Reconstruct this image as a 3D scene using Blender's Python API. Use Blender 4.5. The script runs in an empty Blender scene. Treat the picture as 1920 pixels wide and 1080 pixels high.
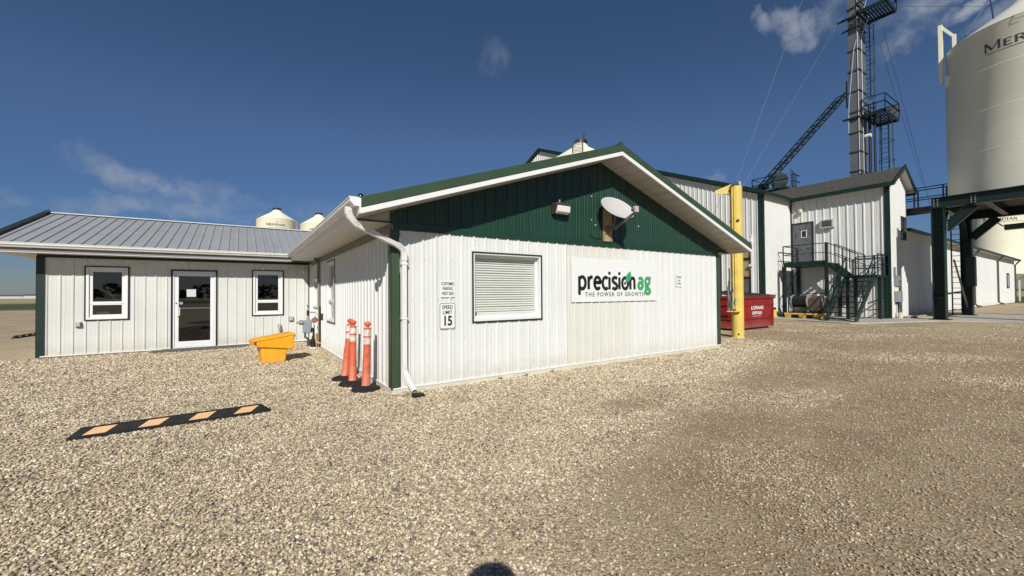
import bpy, bmesh, math, random
import numpy as np
from mathutils import Vector, Matrix
R = math.radians
rnd = random.Random(7)
S = bpy.context.scene
COL = S.collection

# ------------------------------------------------------------------ camera
P_, R_, Y_ = R(0.8456), R(-0.4202), R(33.693)
cy, sy = math.cos(Y_), math.sin(Y_)
FW = Vector((sy * math.cos(P_), cy * math.cos(P_), math.sin(P_)))
RT = Vector((cy, -sy, 0)); UP = RT.cross(FW)
c_, s_ = math.cos(R_), math.sin(R_)
RT, UP = c_ * RT + s_ * UP, -s_ * RT + c_ * UP
cam_d = bpy.data.cameras.new('camera'); cam = bpy.data.objects.new('camera', cam_d); COL.objects.link(cam)
cam.matrix_world = Matrix(((RT.x, UP.x, -FW.x, 0), (RT.y, UP.y, -FW.y, 0), (RT.z, UP.z, -FW.z, 1.5), (0, 0, 0, 1)))
cam_d.sensor_width = 36; cam_d.lens = 765 / 1920 * 36; cam_d.clip_start = 0.05; cam_d.clip_end = 9000
S.camera = cam

# ------------------------------------------------------------------ light
SUN_AZ, SUN_EL = R(30.6 + 180), R(34.7)          # azimuth clockwise from +Y, where the sun stands
sd = Vector((math.sin(SUN_AZ) * math.cos(SUN_EL), math.cos(SUN_AZ) * math.cos(SUN_EL), math.sin(SUN_EL)))
sl = bpy.data.lights.new('sun', 'SUN'); sl.energy = 5.0; sl.angle = R(0.53); sl.color = (1, 0.966, 0.90)
sun = bpy.data.objects.new('sun', sl); COL.objects.link(sun)
sun.rotation_euler = sd.to_track_quat('Z', 'Y').to_euler()
W = bpy.data.worlds.new('World'); S.world = W; W.use_nodes = True
nt = W.node_tree; nt.nodes.clear()
def N(tree, t, **kw):
    n = tree.nodes.new(t)
    for k, v in kw.items():
        if k.startswith('i_'):
            n.inputs[int(k[2:]) if k[2:].isdigit() else k[2:].replace('_', ' ')].default_value = v
        else: setattr(n, k, v)
    return n
sky = N(nt, 'ShaderNodeTexSky', sky_type='NISHITA', sun_disc=False, sun_elevation=SUN_EL, sun_rotation=SUN_AZ,
        altitude=600, air_density=0.9, dust_density=0.35, ozone_density=3.0)
bg = N(nt, 'ShaderNodeBackground'); bg.inputs[1].default_value = 0.071
wo = N(nt, 'ShaderNodeOutputWorld')
tc = N(nt, 'ShaderNodeTexCoord')
L = nt.links.new
def M2(op, a, b=None, tree=nt, clamp=False):
    n = tree.nodes.new('ShaderNodeMath'); n.operation = op; n.use_clamp = clamp
    for i, v in enumerate((a, b)):
        if v is None: continue
        if isinstance(v, (int, float)): n.inputs[i].default_value = v
        else: tree.links.new(v, n.inputs[i])
    return n.outputs[0]
def pix(x, y):
    return ((x - 960) / 765 * RT - (y - 540) / 765 * UP + FW).normalized()
noi = N(nt, 'ShaderNodeTexNoise', i_Scale=11.0, i_Detail=7.0, i_Roughness=0.62)
L(tc.outputs['Generated'], noi.inputs['Vector'])
noi2 = N(nt, 'ShaderNodeTexNoise', i_Scale=34.0, i_Detail=5.0, i_Roughness=0.6)
L(tc.outputs['Generated'], noi2.inputs['Vector'])
nsum = M2('ADD', M2('MULTIPLY', noi.outputs[0], 0.9), M2('MULTIPLY', noi2.outputs[0], 0.6))
nzr = N(nt, 'ShaderNodeMapRange'); nzr.interpolation_type = 'SMOOTHSTEP'; nzr.inputs[1].default_value = 0.5; nzr.inputs[2].default_value = 1.0; L(nsum, nzr.inputs[0]); nz = nzr.outputs[0]
dst = N(nt, 'ShaderNodeTexNoise', i_Scale=7.0, i_Detail=6.0, i_Roughness=0.65); L(tc.outputs['Generated'], dst.inputs['Vector'])
dv = N(nt, 'ShaderNodeVectorMath', operation='MULTIPLY_ADD'); L(dst.outputs['Color'], dv.inputs[0]); dv.inputs[1].default_value = (.13, .13, .13); 
dw = N(nt, 'ShaderNodeVectorMath', operation='SUBTRACT'); L(tc.outputs['Generated'], dw.inputs[0]); dw.inputs[1].default_value = (.065, .065, .065); L(dw.outputs[0], dv.inputs[2])
cl = None
# wisps of cloud: direction, half width, half height, tilt, strength
for (x, y, a, b, t, s) in [(1430, 56, .017, .03, 25, .8), (1476, 54, .03, .034, 30, .8), (1520, 50, .032, .026, 22, .75), (1552, 44, .02, .02, 22, .6),
                           (1675, 65, .055, .035, 28, .8), (1712, 62, .02, .01, 0, .5), (1808, 20, .045, .016, 20, .9), (1760, 38, .03, .016, 10, .6), (1880, 32, .07, .02, 20, .5), (1720, 8, .08, .022, 5, .8), (1580, 25, .04, .03, 30, .4),
                           (925, 112, .045, .045, 40, .22), (285, 340, .13, .032, -9, .75), (345, 362, .12, .024, -14, .5), (290, 392, .15, .026, -2, .55), (390, 372, .13, .022, -6, .35),
                           (470, 416, .06, .014, 0, .5), (5, 365, .04, .014, 10, .35), (1335, 328, .02, .01, 0, .35), (600, 400, .1, .03, 0, .18)]:
    d = pix(x, y); e1 = Vector((d.y, -d.x, 0)).normalized(); e2 = e1.cross(d)
    tr = R(t); f1 = math.cos(tr) * e1 + math.sin(tr) * e2; f2 = -math.sin(tr) * e1 + math.cos(tr) * e2
    def dotn(v):
        n = N(nt, 'ShaderNodeVectorMath', operation='DOT_PRODUCT'); L(dv.outputs[0], n.inputs[0]); n.inputs[1].default_value = v
        return n.outputs['Value']
    u = M2('DIVIDE', dotn(f1), a); v = M2('DIVIDE', dotn(f2), b)
    r2 = M2('ADD', M2('MULTIPLY', u, u), M2('MULTIPLY', v, v))
    m = M2('SUBTRACT', 1.0, r2, clamp=True)
    m = M2('MULTIPLY', m, nz)
    m = M2('MULTIPLY', m, M2('GREATER_THAN', dotn(d), 0.5))
    m = M2('MULTIPLY', m, s)
    cl = m if cl is None else M2('MAXIMUM', cl, m)
mix = N(nt, 'ShaderNodeMix', data_type='RGBA')
hs = N(nt, 'ShaderNodeHueSaturation'); hs.inputs['Saturation'].default_value = 1.28; gam = N(nt, 'ShaderNodeGamma'); gam.inputs[1].default_value = 0.74; L(sky.outputs[0], gam.inputs[0]); L(gam.outputs[0], hs.inputs['Color'])
# the deep blue of this sky by height above the horizon, the same all round
sz = N(nt, 'ShaderNodeSeparateXYZ'); L(tc.outputs['Generated'], sz.inputs[0])
cr_ = N(nt, 'ShaderNodeValToRGB'); ce = cr_.color_ramp.elements
for _ in range(3): ce.new(.5)
for q_, (p_, k_) in zip(ce, [(0.0, (.48, .50, .57)), (.16, (.53, .61, .79)), (.34, (.76, .72, .81)), (.50, (.64, .62, .70)), (1.0, (.60, .58, .66))]): q_.position = p_; q_.color = (*k_, 1)
L(sz.outputs[2], cr_.inputs[0])
tm = N(nt, 'ShaderNodeMix', data_type='RGBA', blend_type='MULTIPLY'); tm.inputs[0].default_value = 1.0; L(hs.outputs[0], tm.inputs[6]); L(cr_.outputs[0], tm.inputs[7])
ts_ = N(nt, 'ShaderNodeVectorMath', operation='SCALE'); ts_.inputs['Scale'].default_value = 1.67; L(tm.outputs[2], ts_.inputs[0])
L(cl, mix.inputs[0]); L(ts_.outputs[0], mix.inputs[6]); mix.inputs[7].default_value = (5.0, 5.5, 6.4, 1)
L(mix.outputs[2], bg.inputs[0]); L(bg.outputs[0], wo.inputs[0])
S.view_settings.view_transform = 'Standard'; S.view_settings.look = 'None'
S.view_settings.exposure = 0.0; S.view_settings.gamma = 1.0; S.view_settings.use_curve_mapping = False
S.cycles.max_bounces = 6; S.cycles.transparent_max_bounces = 12; S.cycles.use_denoising = True

# ------------------------------------------------------------------ materials
MATS = {}
def mat(name, col, rough=0.5, metal=0.0, var=0.08, scale=3.0, bump=0.0, bscale=60.0, col2=None, spec=0.5, coat=0.0, streak=0.0, dirt=0.0, emis=None):
    """painted / metal / plastic surface: colour with blotchy wear, optional rain streaks and ground dirt, fine relief"""
    if name in MATS: return MATS[name]
    m = bpy.data.materials.new(name); m.use_nodes = True; t = m.node_tree; b = t.nodes['Principled BSDF']
    geo = N(t, 'ShaderNodeNewGeometry')
    n1 = N(t, 'ShaderNodeTexNoise', i_Scale=scale, i_Detail=5.0, i_Roughness=0.6); t.links.new(geo.outputs['Position'], n1.inputs['Vector'])
    mx = N(t, 'ShaderNodeMix', data_type='RGBA')
    c2 = col2 or tuple(max(0, c * (1 - 2.2 * var)) for c in col)
    mx.inputs[6].default_value = (*c2, 1); mx.inputs[7].default_value = (*col, 1)
    mr = N(t, 'ShaderNodeMapRange'); mr.inputs[1].default_value = 0.3; mr.inputs[2].default_value = 0.62
    t.links.new(n1.outputs[0], mr.inputs[0]); t.links.new(mr.outputs[0], mx.inputs[0])
    out = mx.outputs[2]
    if streak:
        mp = N(t, 'ShaderNodeMapping'); mp.inputs['Scale'].default_value = (9, 9, 0.35); t.links.new(geo.outputs['Position'], mp.inputs[0])
        n2 = N(t, 'ShaderNodeTexNoise', i_Scale=1.0, i_Detail=6.0, i_Roughness=0.65); t.links.new(mp.outputs[0], n2.inputs['Vector'])
        r2 = N(t, 'ShaderNodeMapRange'); r2.inputs[1].default_value = 0.52; r2.inputs[2].default_value = 0.75; r2.inputs[4].default_value = streak
        t.links.new(n2.outputs[0], r2.inputs[0])
        k = N(t, 'ShaderNodeMix', data_type='RGBA'); k.inputs[7].default_value = (col[0] * .62, col[1] * .58, col[2] * .5, 1)
        t.links.new(r2.outputs[0], k.inputs[0]); t.links.new(out, k.inputs[6]); out = k.outputs[2]
    if dirt:
        sx = N(t, 'ShaderNodeSeparateXYZ'); t.links.new(geo.outputs['Position'], sx.inputs[0])
        n3 = N(t, 'ShaderNodeTexNoise', i_Scale=7.0, i_Detail=6.0, i_Roughness=0.7); t.links.new(geo.outputs['Position'], n3.inputs['Vector'])
        h = M2('SUBTRACT', M2('MULTIPLY', n3.outputs[0], 0.75, t), sx.outputs[2], t)
        r3 = N(t, 'ShaderNodeMapRange'); r3.inputs[1].default_value = -0.02; r3.inputs[2].default_value = 0.38; r3.inputs[4].default_value = dirt
        t.links.new(h, r3.inputs[0])
        k = N(t, 'ShaderNodeMix', data_type='RGBA'); k.inputs[7].default_value = (0.42, 0.34, 0.24, 1)
        t.links.new(r3.outputs[0], k.inputs[0]); t.links.new(out, k.inputs[6]); out = k.outputs[2]
    t.links.new(out, b.inputs['Base Color'])
    b.inputs['Metallic'].default_value = metal; b.inputs['Specular IOR Level'].default_value = spec
    rr = N(t, 'ShaderNodeMapRange'); rr.inputs[3].default_value = min(1, rough + .12); rr.inputs[4].default_value = max(0.03, rough - .08)
    t.links.new(n1.outputs[0], rr.inputs[0]); t.links.new(rr.outputs[0], b.inputs['Roughness'])
    if coat: b.inputs['Coat Weight'].default_value = coat
    if bump:
        nb = N(t, 'ShaderNodeTexNoise', i_Scale=bscale, i_Detail=3.0); t.links.new(geo.outputs['Position'], nb.inputs['Vector'])
        bp = N(t, 'ShaderNodeBump', i_Strength=bump, i_Distance=0.01); t.links.new(nb.outputs[0], bp.inputs['Height']); t.links.new(bp.outputs[0], b.inputs['Normal'])
    if emis: b.inputs['Emission Color'].default_value = (*emis, 1); b.inputs['Emission Strength'].default_value = 1
    MATS[name] = m; return m

WHITE = mat('white_steel_siding', (0.68, 0.695, 0.67), 0.38, var=0.03, scale=1.3, streak=0.15, dirt=0.42, bump=0.3, bscale=2.2)
BEIGE = mat('aged_cream_siding', (0.64, 0.64, 0.585), 0.42, var=0.03, scale=1.3, streak=0.22, dirt=0.3)
ANNEXW = mat('annex_cream_siding', (0.64, 0.65, 0.61), 0.38, var=0.04, scale=1.3, streak=0.24, dirt=0.45, bump=0.3, bscale=2.2)
BARNW = mat('barn_white_siding', (0.65, 0.655, 0.63), 0.42, var=0.04, scale=0.8, streak=0.3, dirt=0.25)
GREEN = mat('forest_green_steel', (0.012, 0.047, 0.029), 0.34, var=0.1, scale=2.0, streak=0.2)
TRIM = mat('green_trim', (0.042, 0.075, 0.038), 0.38, var=0.1, scale=2.0)
DGREEN = mat('dark_green_trim', (0.007, 0.027, 0.020), 0.38, var=0.1, scale=2.0)
STEELG = mat('green_structural_paint', (0.006, 0.021, 0.016), 0.42, var=0.15, scale=2.5, streak=0.25)
WTRIM = mat('white_trim', (0.74, 0.75, 0.74), 0.35, var=0.02, scale=3)
VINYL = mat('white_vinyl', (0.73, 0.74, 0.72), 0.32, var=0.01)
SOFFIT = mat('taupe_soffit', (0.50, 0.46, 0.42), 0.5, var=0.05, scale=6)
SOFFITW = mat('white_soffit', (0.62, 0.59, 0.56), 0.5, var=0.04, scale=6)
GUTTER = mat('white_gutter', (0.74, 0.73, 0.70), 0.35, var=0.04, scale=5, streak=0.3)
ROOFG = mat('galvalume_roof', (0.38, 0.39, 0.395), 0.48, metal=0.2, var=0.07, scale=1.2, streak=0.2, bump=0.1, bscale=25)
ROOFGR = mat('green_roof', (0.042, 0.075, 0.038), 0.36, var=0.06, scale=1)
BLACK = mat('black_trim', (0.012, 0.013, 0.014), 0.45, var=0.1)
DARK = mat('dark_interior', (0.03, 0.03, 0.032), 0.8)
RUBBER = mat('black_rubber', (0.009, 0.009, 0.0095), 0.8, var=0.25, scale=14, bump=0.6, bscale=90)
STRIPE = mat('faded_orange_stripe', (0.62, 0.37, 0.175), 0.6, var=0.06, scale=22)
ORANGE = mat('orange_plastic', (0.66, 0.135, 0.065), 0.55, var=0.16, scale=11, bump=0.15, dirt=0.3, streak=.35)
REFL = mat('scuffed_reflective_band', (0.70, 0.68, 0.65), 0.45, var=0.0, col2=(0.50, 0.30, 0.22), scale=22)
YELLOWB = mat('yellow_plastic', (0.86, 0.40, 0.012), 0.42, var=0.07, scale=6, bump=0.25, bscale=120, dirt=0.15)
YELLOWP = mat('yellow_paint', (0.72, 0.54, 0.12), 0.42, var=0.09, scale=4, streak=0.25, bump=0.1, dirt=0.1)
YELLOWS = mat('dusty_yellow_plastic', (0.76, 0.48, 0.07), 0.5, var=0.12, scale=6, dirt=0.3)
RED = mat('red_container_paint', (0.29, 0.013, 0.016), 0.42, var=0.18, scale=4, streak=0.25, dirt=0.25)
LIDB = mat('black_lid', (0.05, 0.05, 0.052), 0.55, var=0.2, scale=5)
GREYM = mat('grey_metal', (0.30, 0.31, 0.31), 0.45, metal=0.3, var=0.1, scale=6)
GALV = mat('galvanised_steel', (0.20, 0.21, 0.22), 0.42, metal=0.45, var=0.12, scale=2.2, streak=0.2)
GREYP = mat('grey_meter_paint', (0.27, 0.31, 0.32), 0.5, var=0.12, scale=20)
CREAM = mat('cream_bin_paint', (0.84, 0.80, 0.62), 0.36, var=0.03, scale=0.8, bump=0.03, bscale=2)
BINNEAR = mat('ivory_bin_paint', (0.73, 0.715, 0.60), 0.34, var=0.05, scale=0.5, bump=0.06, bscale=1.6)
PRINTB = mat('black_print', (0.012, 0.012, 0.013), 0.4, var=0.0)
PRINTG = mat('green_print', (0.045, 0.36, 0.12), 0.4, var=0.0)
PRINTD = mat('dark_green_print', (0.01, 0.12, 0.045), 0.4, var=0.0)
PRINTS = mat('grey_green_print', (0.07, 0.18, 0.12), 0.4, var=0.0)
PRINTW = mat('white_print', (0.80, 0.78, 0.76), 0.5, var=0.1, scale=30)
SIGNW = mat('sign_white', (0.74, 0.755, 0.74), 0.3, var=0.01)
BLIND = mat('blind_slat', (0.70, 0.70, 0.665), 0.5, var=0.02)
WOOD = mat('weathered_plank', (0.42, 0.31, 0.17), 0.75, var=0.2, scale=12)
TAN = mat('tan_door_panel', (0.42, 0.32, 0.15), 0.6, var=0.15, scale=3)
GREYDOOR = mat('worn_grey_door', (0.13, 0.135, 0.14), 0.5, var=0.25, scale=5)
CONC = mat('concrete', (0.46, 0.42, 0.36), 0.85, var=0.12, scale=2.5, bump=0.5, bscale=50)
FOUND = mat('painted_foundation', (0.66, 0.63, 0.50), 0.8, var=0.08, scale=5, dirt=0.12)
SHINGLE = mat('dark_shingle', (0.085, 0.082, 0.068), 0.9, var=0.3, scale=9, bump=0.7, bscale=30)
TANK = mat('tan_poly_tank', (0.10, 0.075, 0.058), 0.5, var=0.18, scale=5)
CREAMP = mat('cream_plastic', (0.62, 0.58, 0.42), 0.5, var=0.1)
DISHM = mat('dish_grey', (0.50, 0.49, 0.47), 0.5, var=0.04, scale=12)
LENS = mat('lamp_lens', (0.72, 0.73, 0.68), 0.18, var=0.05, scale=40)
CHROME = mat('brushed_steel', (0.6, 0.6, 0.6), 0.28, metal=0.9, var=0.05)
REDM = mat('faded_red_paint', (0.28, 0.10, 0.09), 0.6, var=0.1)
BRASS = mat('yellow_gas_pipe', (0.62, 0.36, 0.09), 0.5, var=0.1)
STONE = mat('field_stone', (0.50, 0.42, 0.31), 0.85, var=0.15, scale=14, bump=0.4)
GREYDS0 = mat('dark_window_frame', (.05, .055, .06), .5)
WIRE = mat('steel_cable', (0.24, 0.26, 0.30), 0.4, metal=0.3)
WIRED = mat('dark_cable', (0.06, 0.07, 0.09), 0.6)
PAPER = mat('paper_notice', (0.55, 0.60, 0.62), 0.6, var=0.02, scale=40)
MATDK = mat('worn_door_mat', (0.11, 0.10, 0.09), 0.9, var=0.2, scale=14, bump=0.5)
CLOTH = mat('dark_cloth', (0.05, 0.06, 0.09), 0.8); SKIN = mat('skin', (0.55, 0.36, 0.27), 0.5); HAIR = mat('hair', (0.04, 0.03, 0.02), 0.6)
FOLI = mat('shelterbelt_foliage', (0.050, 0.075, 0.030), 0.8, var=0.3, scale=1.0)
BARK = mat('bark', (0.10, 0.075, 0.05), 0.9)
DIST = mat('distant_tree_line', (0.075, 0.092, 0.085), 0.9, var=0.2, scale=.05)
def glass(name, tint=(0.92, 0.95, 0.93), refl=0.09):
    m = bpy.data.materials.new(name); m.use_nodes = True; t = m.node_tree; t.nodes.clear()
    o = N(t, 'ShaderNodeOutputMaterial'); tr = N(t, 'ShaderNodeBsdfTransparent'); tr.inputs[0].default_value = (*tint, 1)
    g = N(t, 'ShaderNodeBsdfGlossy'); g.inputs['Roughness'].default_value = 0.015; g.inputs[0].default_value = (1, 1, 1, 1)
    f = N(t, 'ShaderNodeLayerWeight'); f.inputs[0].default_value = 0.5
    mx = N(t, 'ShaderNodeMixShader'); t.links.new(M2('ADD', M2('MULTIPLY', M2('POWER', f.outputs['Facing'], 4.0, t), 0.9, t), refl, t, True), mx.inputs[0])
    t.links.new(tr.outputs[0], mx.inputs[1]); t.links.new(g.outputs[0], mx.inputs[2]); t.links.new(mx.outputs[0], o.inputs[0])
    return m
GLASSD = glass('dark_window_glass', (0.24, 0.27, 0.28), 0.105)
GLASSC = glass('clear_window_glass', (0.94, 0.97, 0.94), 0.05)

# ------------------------------------------------------------------ mesh helpers
def tag(o, label=None, cat=None, group=None, kind=None):
    if label: o['label'] = label
    if cat: o['category'] = cat
    if group: o['group'] = group
    if kind: o['kind'] = kind
    return o
def root(name, loc, label, cat, group=None, rz=0.0):
    o = bpy.data.objects.new(name, None); COL.objects.link(o); o.location = loc; o.rotation_euler = (0, 0, rz)
    o.empty_display_size = 0.2
    return tag(o, label, cat, group)
def wloc(o):
    v = Vector((0, 0, 0))
    while o: v += Vector(o.location); o = o.parent
    return v
class MB:
    def __init__(s): s.v = []; s.f = []; s.sm = []
    def add(s, vs, fs, smooth=False):
        b = len(s.v); s.v += [tuple(p) for p in vs]; s.f += [tuple(i + b for i in f) for f in fs]; s.sm += [smooth] * len(fs); return s
    def box(s, x0, x1, y0, y1, z0, z1, M=None):
        v = [Vector((x, y, z)) for z in (z0, z1) for y in (y0, y1) for x in (x0, x1)]
        if M: v = [M @ p for p in v]
        return s.add(v, [(0, 2, 3, 1), (4, 5, 7, 6), (0, 1, 5, 4), (2, 6, 7, 3), (0, 4, 6, 2), (1, 3, 7, 5)])
    def quad(s, a, b, c, d): return s.add([a, b, c, d], [(0, 1, 2, 3)])
    def prism(s, poly, T, d0, d1):
        """poly of (u,z), T(u,d,z)->world, extruded from d0 to d1"""
        n = len(poly); v = [T(u, d0, z) for u, z in poly] + [T(u, d1, z) for u, z in poly]
        f = [tuple(range(n)), tuple(range(2 * n - 1, n - 1, -1))] + [(i, (i + 1) % n, (i + 1) % n + n, i + n) for i in range(n)]
        return s.add(v, f)
    def tube(s, pts, r, seg=8, caps=True, r2=None, smooth=True):
        pts = [Vector(p) for p in pts]; n = len(pts); rings = []
        up = None
        for i, p in enumerate(pts):
            if i == 0: t = pts[1] - p
            elif i == n - 1: t = p - pts[i - 1]
            else: t = (pts[i + 1] - p).normalized() + (p - pts[i - 1]).normalized()
            t.normalize()
            if up is None:
                up = Vector((0, 0, 1)) if abs(t.z) < .9 else Vector((1, 0, 0))
            a = t.cross(up).normalized(); b = a.cross(t).normalized(); up = b
            rr = r if r2 is None else r + (r2 - r) * i / (n - 1)
            if isinstance(r, (list, tuple)): rr = r[i]
            rings.append([p + rr * (math.cos(2 * math.pi * k / seg) * a + math.sin(2 * math.pi * k / seg) * b) for k in range(seg)])
        v = [q for g in rings for q in g]
        f = [(i * seg + k, i * seg + (k + 1) % seg, (i + 1) * seg + (k + 1) % seg, (i + 1) * seg + k) for i in range(n - 1) for k in range(seg)]
        s.add(v, f, smooth)
        if caps: s.add(rings[0], [tuple(range(seg))]); s.add(rings[-1], [tuple(range(seg - 1, -1, -1))])
        return s
    def bar(s, p0, p1, w, h, up=(0, 0, 1)):
        p0, p1 = Vector(p0), Vector(p1); t = (p1 - p0).normalized(); u = Vector(up)
        if abs(t.dot(u)) > .98: u = Vector((1, 0, 0))
        a = t.cross(u).normalized() * w / 2; b = a.cross(t).normalized() * h / 2
        v = [p + sa * a + sb * b for p in (p0, p1) for sa, sb in ((-1, -1), (1, -1), (1, 1), (-1, 1))]
        return s.add(v, [(0, 1, 2, 3), (7, 6, 5, 4), (0, 4, 5, 1), (1, 5, 6, 2), (2, 6, 7, 3), (3, 7, 4, 0)])
    def rectpath(s, pts, w, h, up):
        pts = [Vector(p) for p in pts]; n = len(pts); up = Vector(up); rings = []
        for i, p in enumerate(pts):
            t = (pts[min(i + 1, n - 1)] - pts[max(i - 1, 0)]).normalized()
            a = t.cross(up).normalized(); b = a.cross(t).normalized()
            rings += [p + sa * w / 2 * a + sb * h / 2 * b for sa, sb in ((-1, -1), (1, -1), (1, 1), (-1, 1))]
        f = [(i * 4 + k, i * 4 + (k + 1) % 4, i * 4 + 4 + (k + 1) % 4, i * 4 + 4 + k) for i in range(n - 1) for k in range(4)]
        return s.add(rings, f)
    def lathe(s, prof, c, seg=32, smooth=True, a0=0.0, a1=2 * math.pi):
        """prof of (r,z) about the vertical through c"""
        n = len(prof); full = abs(a1 - a0 - 2 * math.pi) < 1e-6; m = seg if full else seg + 1
        v = [(c[0] + r * math.cos(a0 + (a1 - a0) * k / seg), c[1] + r * math.sin(a0 + (a1 - a0) * k / seg), c[2] + z) for k in range(m) for r, z in prof]
        f = [(k * n + i, ((k + 1) % m) * n + i, ((k + 1) % m) * n + i + 1, k * n + i + 1) for k in range(seg) for i in range(n - 1)]
        return s.add(v, f, smooth)
    def build(s, name, m, parent=None, bevel=0.0, kind=None, local=False, sharp=35):
        me = bpy.data.meshes.new(name)
        off = Vector((0, 0, 0)) if (local or parent is None) else wloc(parent)
        vs = [(x - off.x, y - off.y, z - off.z) for x, y, z in s.v]
        me.from_pydata(vs, [], s.f); me.polygons.foreach_set('use_smooth', s.sm); me.materials.append(m)
        bm = bmesh.new(); bm.from_mesh(me); bmesh.ops.recalc_face_normals(bm, faces=bm.faces); bm.to_mesh(me); bm.free()
        me.update()
        if any(s.sm): me.set_sharp_from_angle(angle=R(sharp))
        o = bpy.data.objects.new(name, me); COL.objects.link(o); o.parent = parent
        if bevel:
            b = o.modifiers.new('bevel', 'BEVEL'); b.width = bevel; b.segments = 2; b.limit_method = 'ANGLE'; b.angle_limit = R(40)
        if kind: o['kind'] = kind
        return o
def part(name, m, parent, fn, **kw):
    b = MB(); fn(b); return b.build(name, m, parent, **kw)
def boxp(name, m, parent, x0, x1, y0, y1, z0, z1, **kw):
    return MB().box(x0, x1, y0, y1, z0, z1).build(name, m, parent, **kw)
def recenter(o):
    """put a top-level mesh's origin at its base"""
    co = np.array([v.co for v in o.data.vertices]); c = Vector(((co[:, 0].min() + co[:, 0].max()) / 2, (co[:, 1].min() + co[:, 1].max()) / 2, co[:, 2].min()))
    o.data.transform(Matrix.Translation(-c)); o.location = c; return o

def rib_profile(u0, u1, pitch, h, phase=0.0, minor=2, w=0.048, top=0.022, mh=0.0055):
    pts = {round(u0, 5): None, round(u1, 5): None}; res = []
    k0 = math.floor((u0 - phase) / pitch) - 1; k1 = math.ceil((u1 - phase) / pitch) + 1
    raw = []
    for k in range(k0, k1 + 1):
        c = phase + k * pitch
        raw += [(c - w / 2, 0), (c - top / 2, h), (c + top / 2, h), (c + w / 2, 0)]
        for j in range(1, minor + 1):
            q = c + pitch * j / (minor + 1); raw += [(q - .013, 0), (q - .007, mh), (q + .007, mh), (q + .013, 0)]
    raw.sort()
    us = [r[0] for r in raw]; ds = [r[1] for r in raw]
    f = lambda u: float(np.interp(u, us, ds))
    inner = [r for r in raw if u0 + 1e-4 < r[0] < u1 - 1e-4]
    return [(u0, f(u0))] + inner + [(u1, f(u1))], f
def siding(parent, m, T, u0, u1, zb, zt, pitch=0.2286, h=0.019, panel=0.9144, holes=(), phase=0.0, minor=2, name='siding_panel', start=None, mats=None, mh=0.0055, w=0.048, top=0.022):
    """ribbed sheet metal in separate panels. T(u,d,z)->world; zb, zt numbers or functions of u; holes (ua,ub,za,zb)"""
    fb = zb if callable(zb) else (lambda u: zb); ft = zt if callable(zt) else (lambda u: zt)
    cuts = [u0]; x = (start if start is not None else u0) 
    while x <= u0 + 1e-3: x += panel
    while x < u1 - 0.05: cuts.append(x); x += panel
    cuts.append(u1)
    for i in range(len(cuts) - 1):
        a, b = cuts[i] + (0.0015 if i else 0), cuts[i + 1] - 0.0015
        pr, f = rib_profile(a, b, pitch, h, phase, minor, w, top, mh)
        us = sorted(set([round(p[0], 5) for p in pr] + [round(e, 5) for q in holes for e in q[:2] if a < e < b] + ([round(KINK, 5)] if (callable(zt) and a < KINK < b) else [])))
        mb = MB()
        for k in range(len(us) - 1):
            ua, ub = us[k], us[k + 1]; um = (ua + ub) / 2
            segs = [('b', 't')]
            hs_ = sorted([q for q in holes if q[0] - 1e-4 < um < q[1] + 1e-4], key=lambda q: q[2])
            def z(u, e): return fb(u) if e == 'b' else ft(u) if e == 't' else e
            lo = 'b'; segs = []
            for q in hs_: segs.append((lo, q[2])); lo = q[3]
            segs.append((lo, 't'))
            for lo_, hi_ in segs:
                za0, za1, zb0, zb1 = z(ua, lo_), z(ub, lo_), z(ua, hi_), z(ub, hi_)
                if zb0 - za0 < 1e-3 and zb1 - za1 < 1e-3: continue
                mb.quad(T(ua, f(ua), za0), T(ub, f(ub), za1), T(ub, f(ub), zb1), T(ua, f(ua), zb0))
        if mb.f:
            mm = m if not mats else mats((a + b) / 2, m)
            mb.build(name, mm, parent)
KINK = 1e9
def front(Y): return lambda u, d, z: (u, Y - d, z)
def west(X): return lambda u, d, z: (X - d, u, z)
def frame_rect(mb, T, u0, u1, z0, z1, w, d0, d1, wb=None):
    wb = w if wb is None else wb
    for (a, b, c, d) in ((u0, u1, z1 - w, z1), (u0, u1, z0, z0 + wb), (u0, u0 + w, z0 + wb, z1 - w), (u1 - w, u1, z0 + wb, z1 - w)):
        mb.prism([(a, c), (b, c), (b, d), (a, d)], T, d0, d1)
    return mb
def slab(mb, T, u0, u1, z0, z1, d0, d1): return mb.prism([(u0, z0), (u1, z0), (u1, z1), (u0, z1)], T, d0, d1)
def text(name, body, T, u, z, size, m, parent, d=0.004, ext=0.0015, off=0.0, sx=1.0, align='CENTER', space=1.0, shear=0.0):
    cu = bpy.data.curves.new('t', 'FONT'); cu.body = body; cu.size = size; cu.extrude = ext; cu.offset = off; cu.align_x = align; cu.align_y = 'CENTER'
    cu.space_character = space; cu.shear = shear; cu.resolution_u = 4
    o = bpy.data.objects.new('t', cu); COL.objects.link(o); bpy.context.view_layer.update()
    dg = bpy.context.evaluated_depsgraph_get(); me = bpy.data.meshes.new_from_object(o.evaluated_get(dg)); bpy.data.objects.remove(o)
    o_ = wloc(parent) if parent else Vector()
    for v in me.vertices:
        x, y, w_ = v.co; v.co = Vector(T(u + x * sx, d + w_ + ext, z + y)) - o_
    me.materials.clear(); me.materials.append(m); me.name = name
    bm = bmesh.new(); bm.from_mesh(me); bmesh.ops.recalc_face_normals(bm, faces=bm.faces); bm.to_mesh(me); bm.free()
    ob = bpy.data.objects.new(name, me); COL.objects.link(ob); ob.parent = parent; return ob
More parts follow.
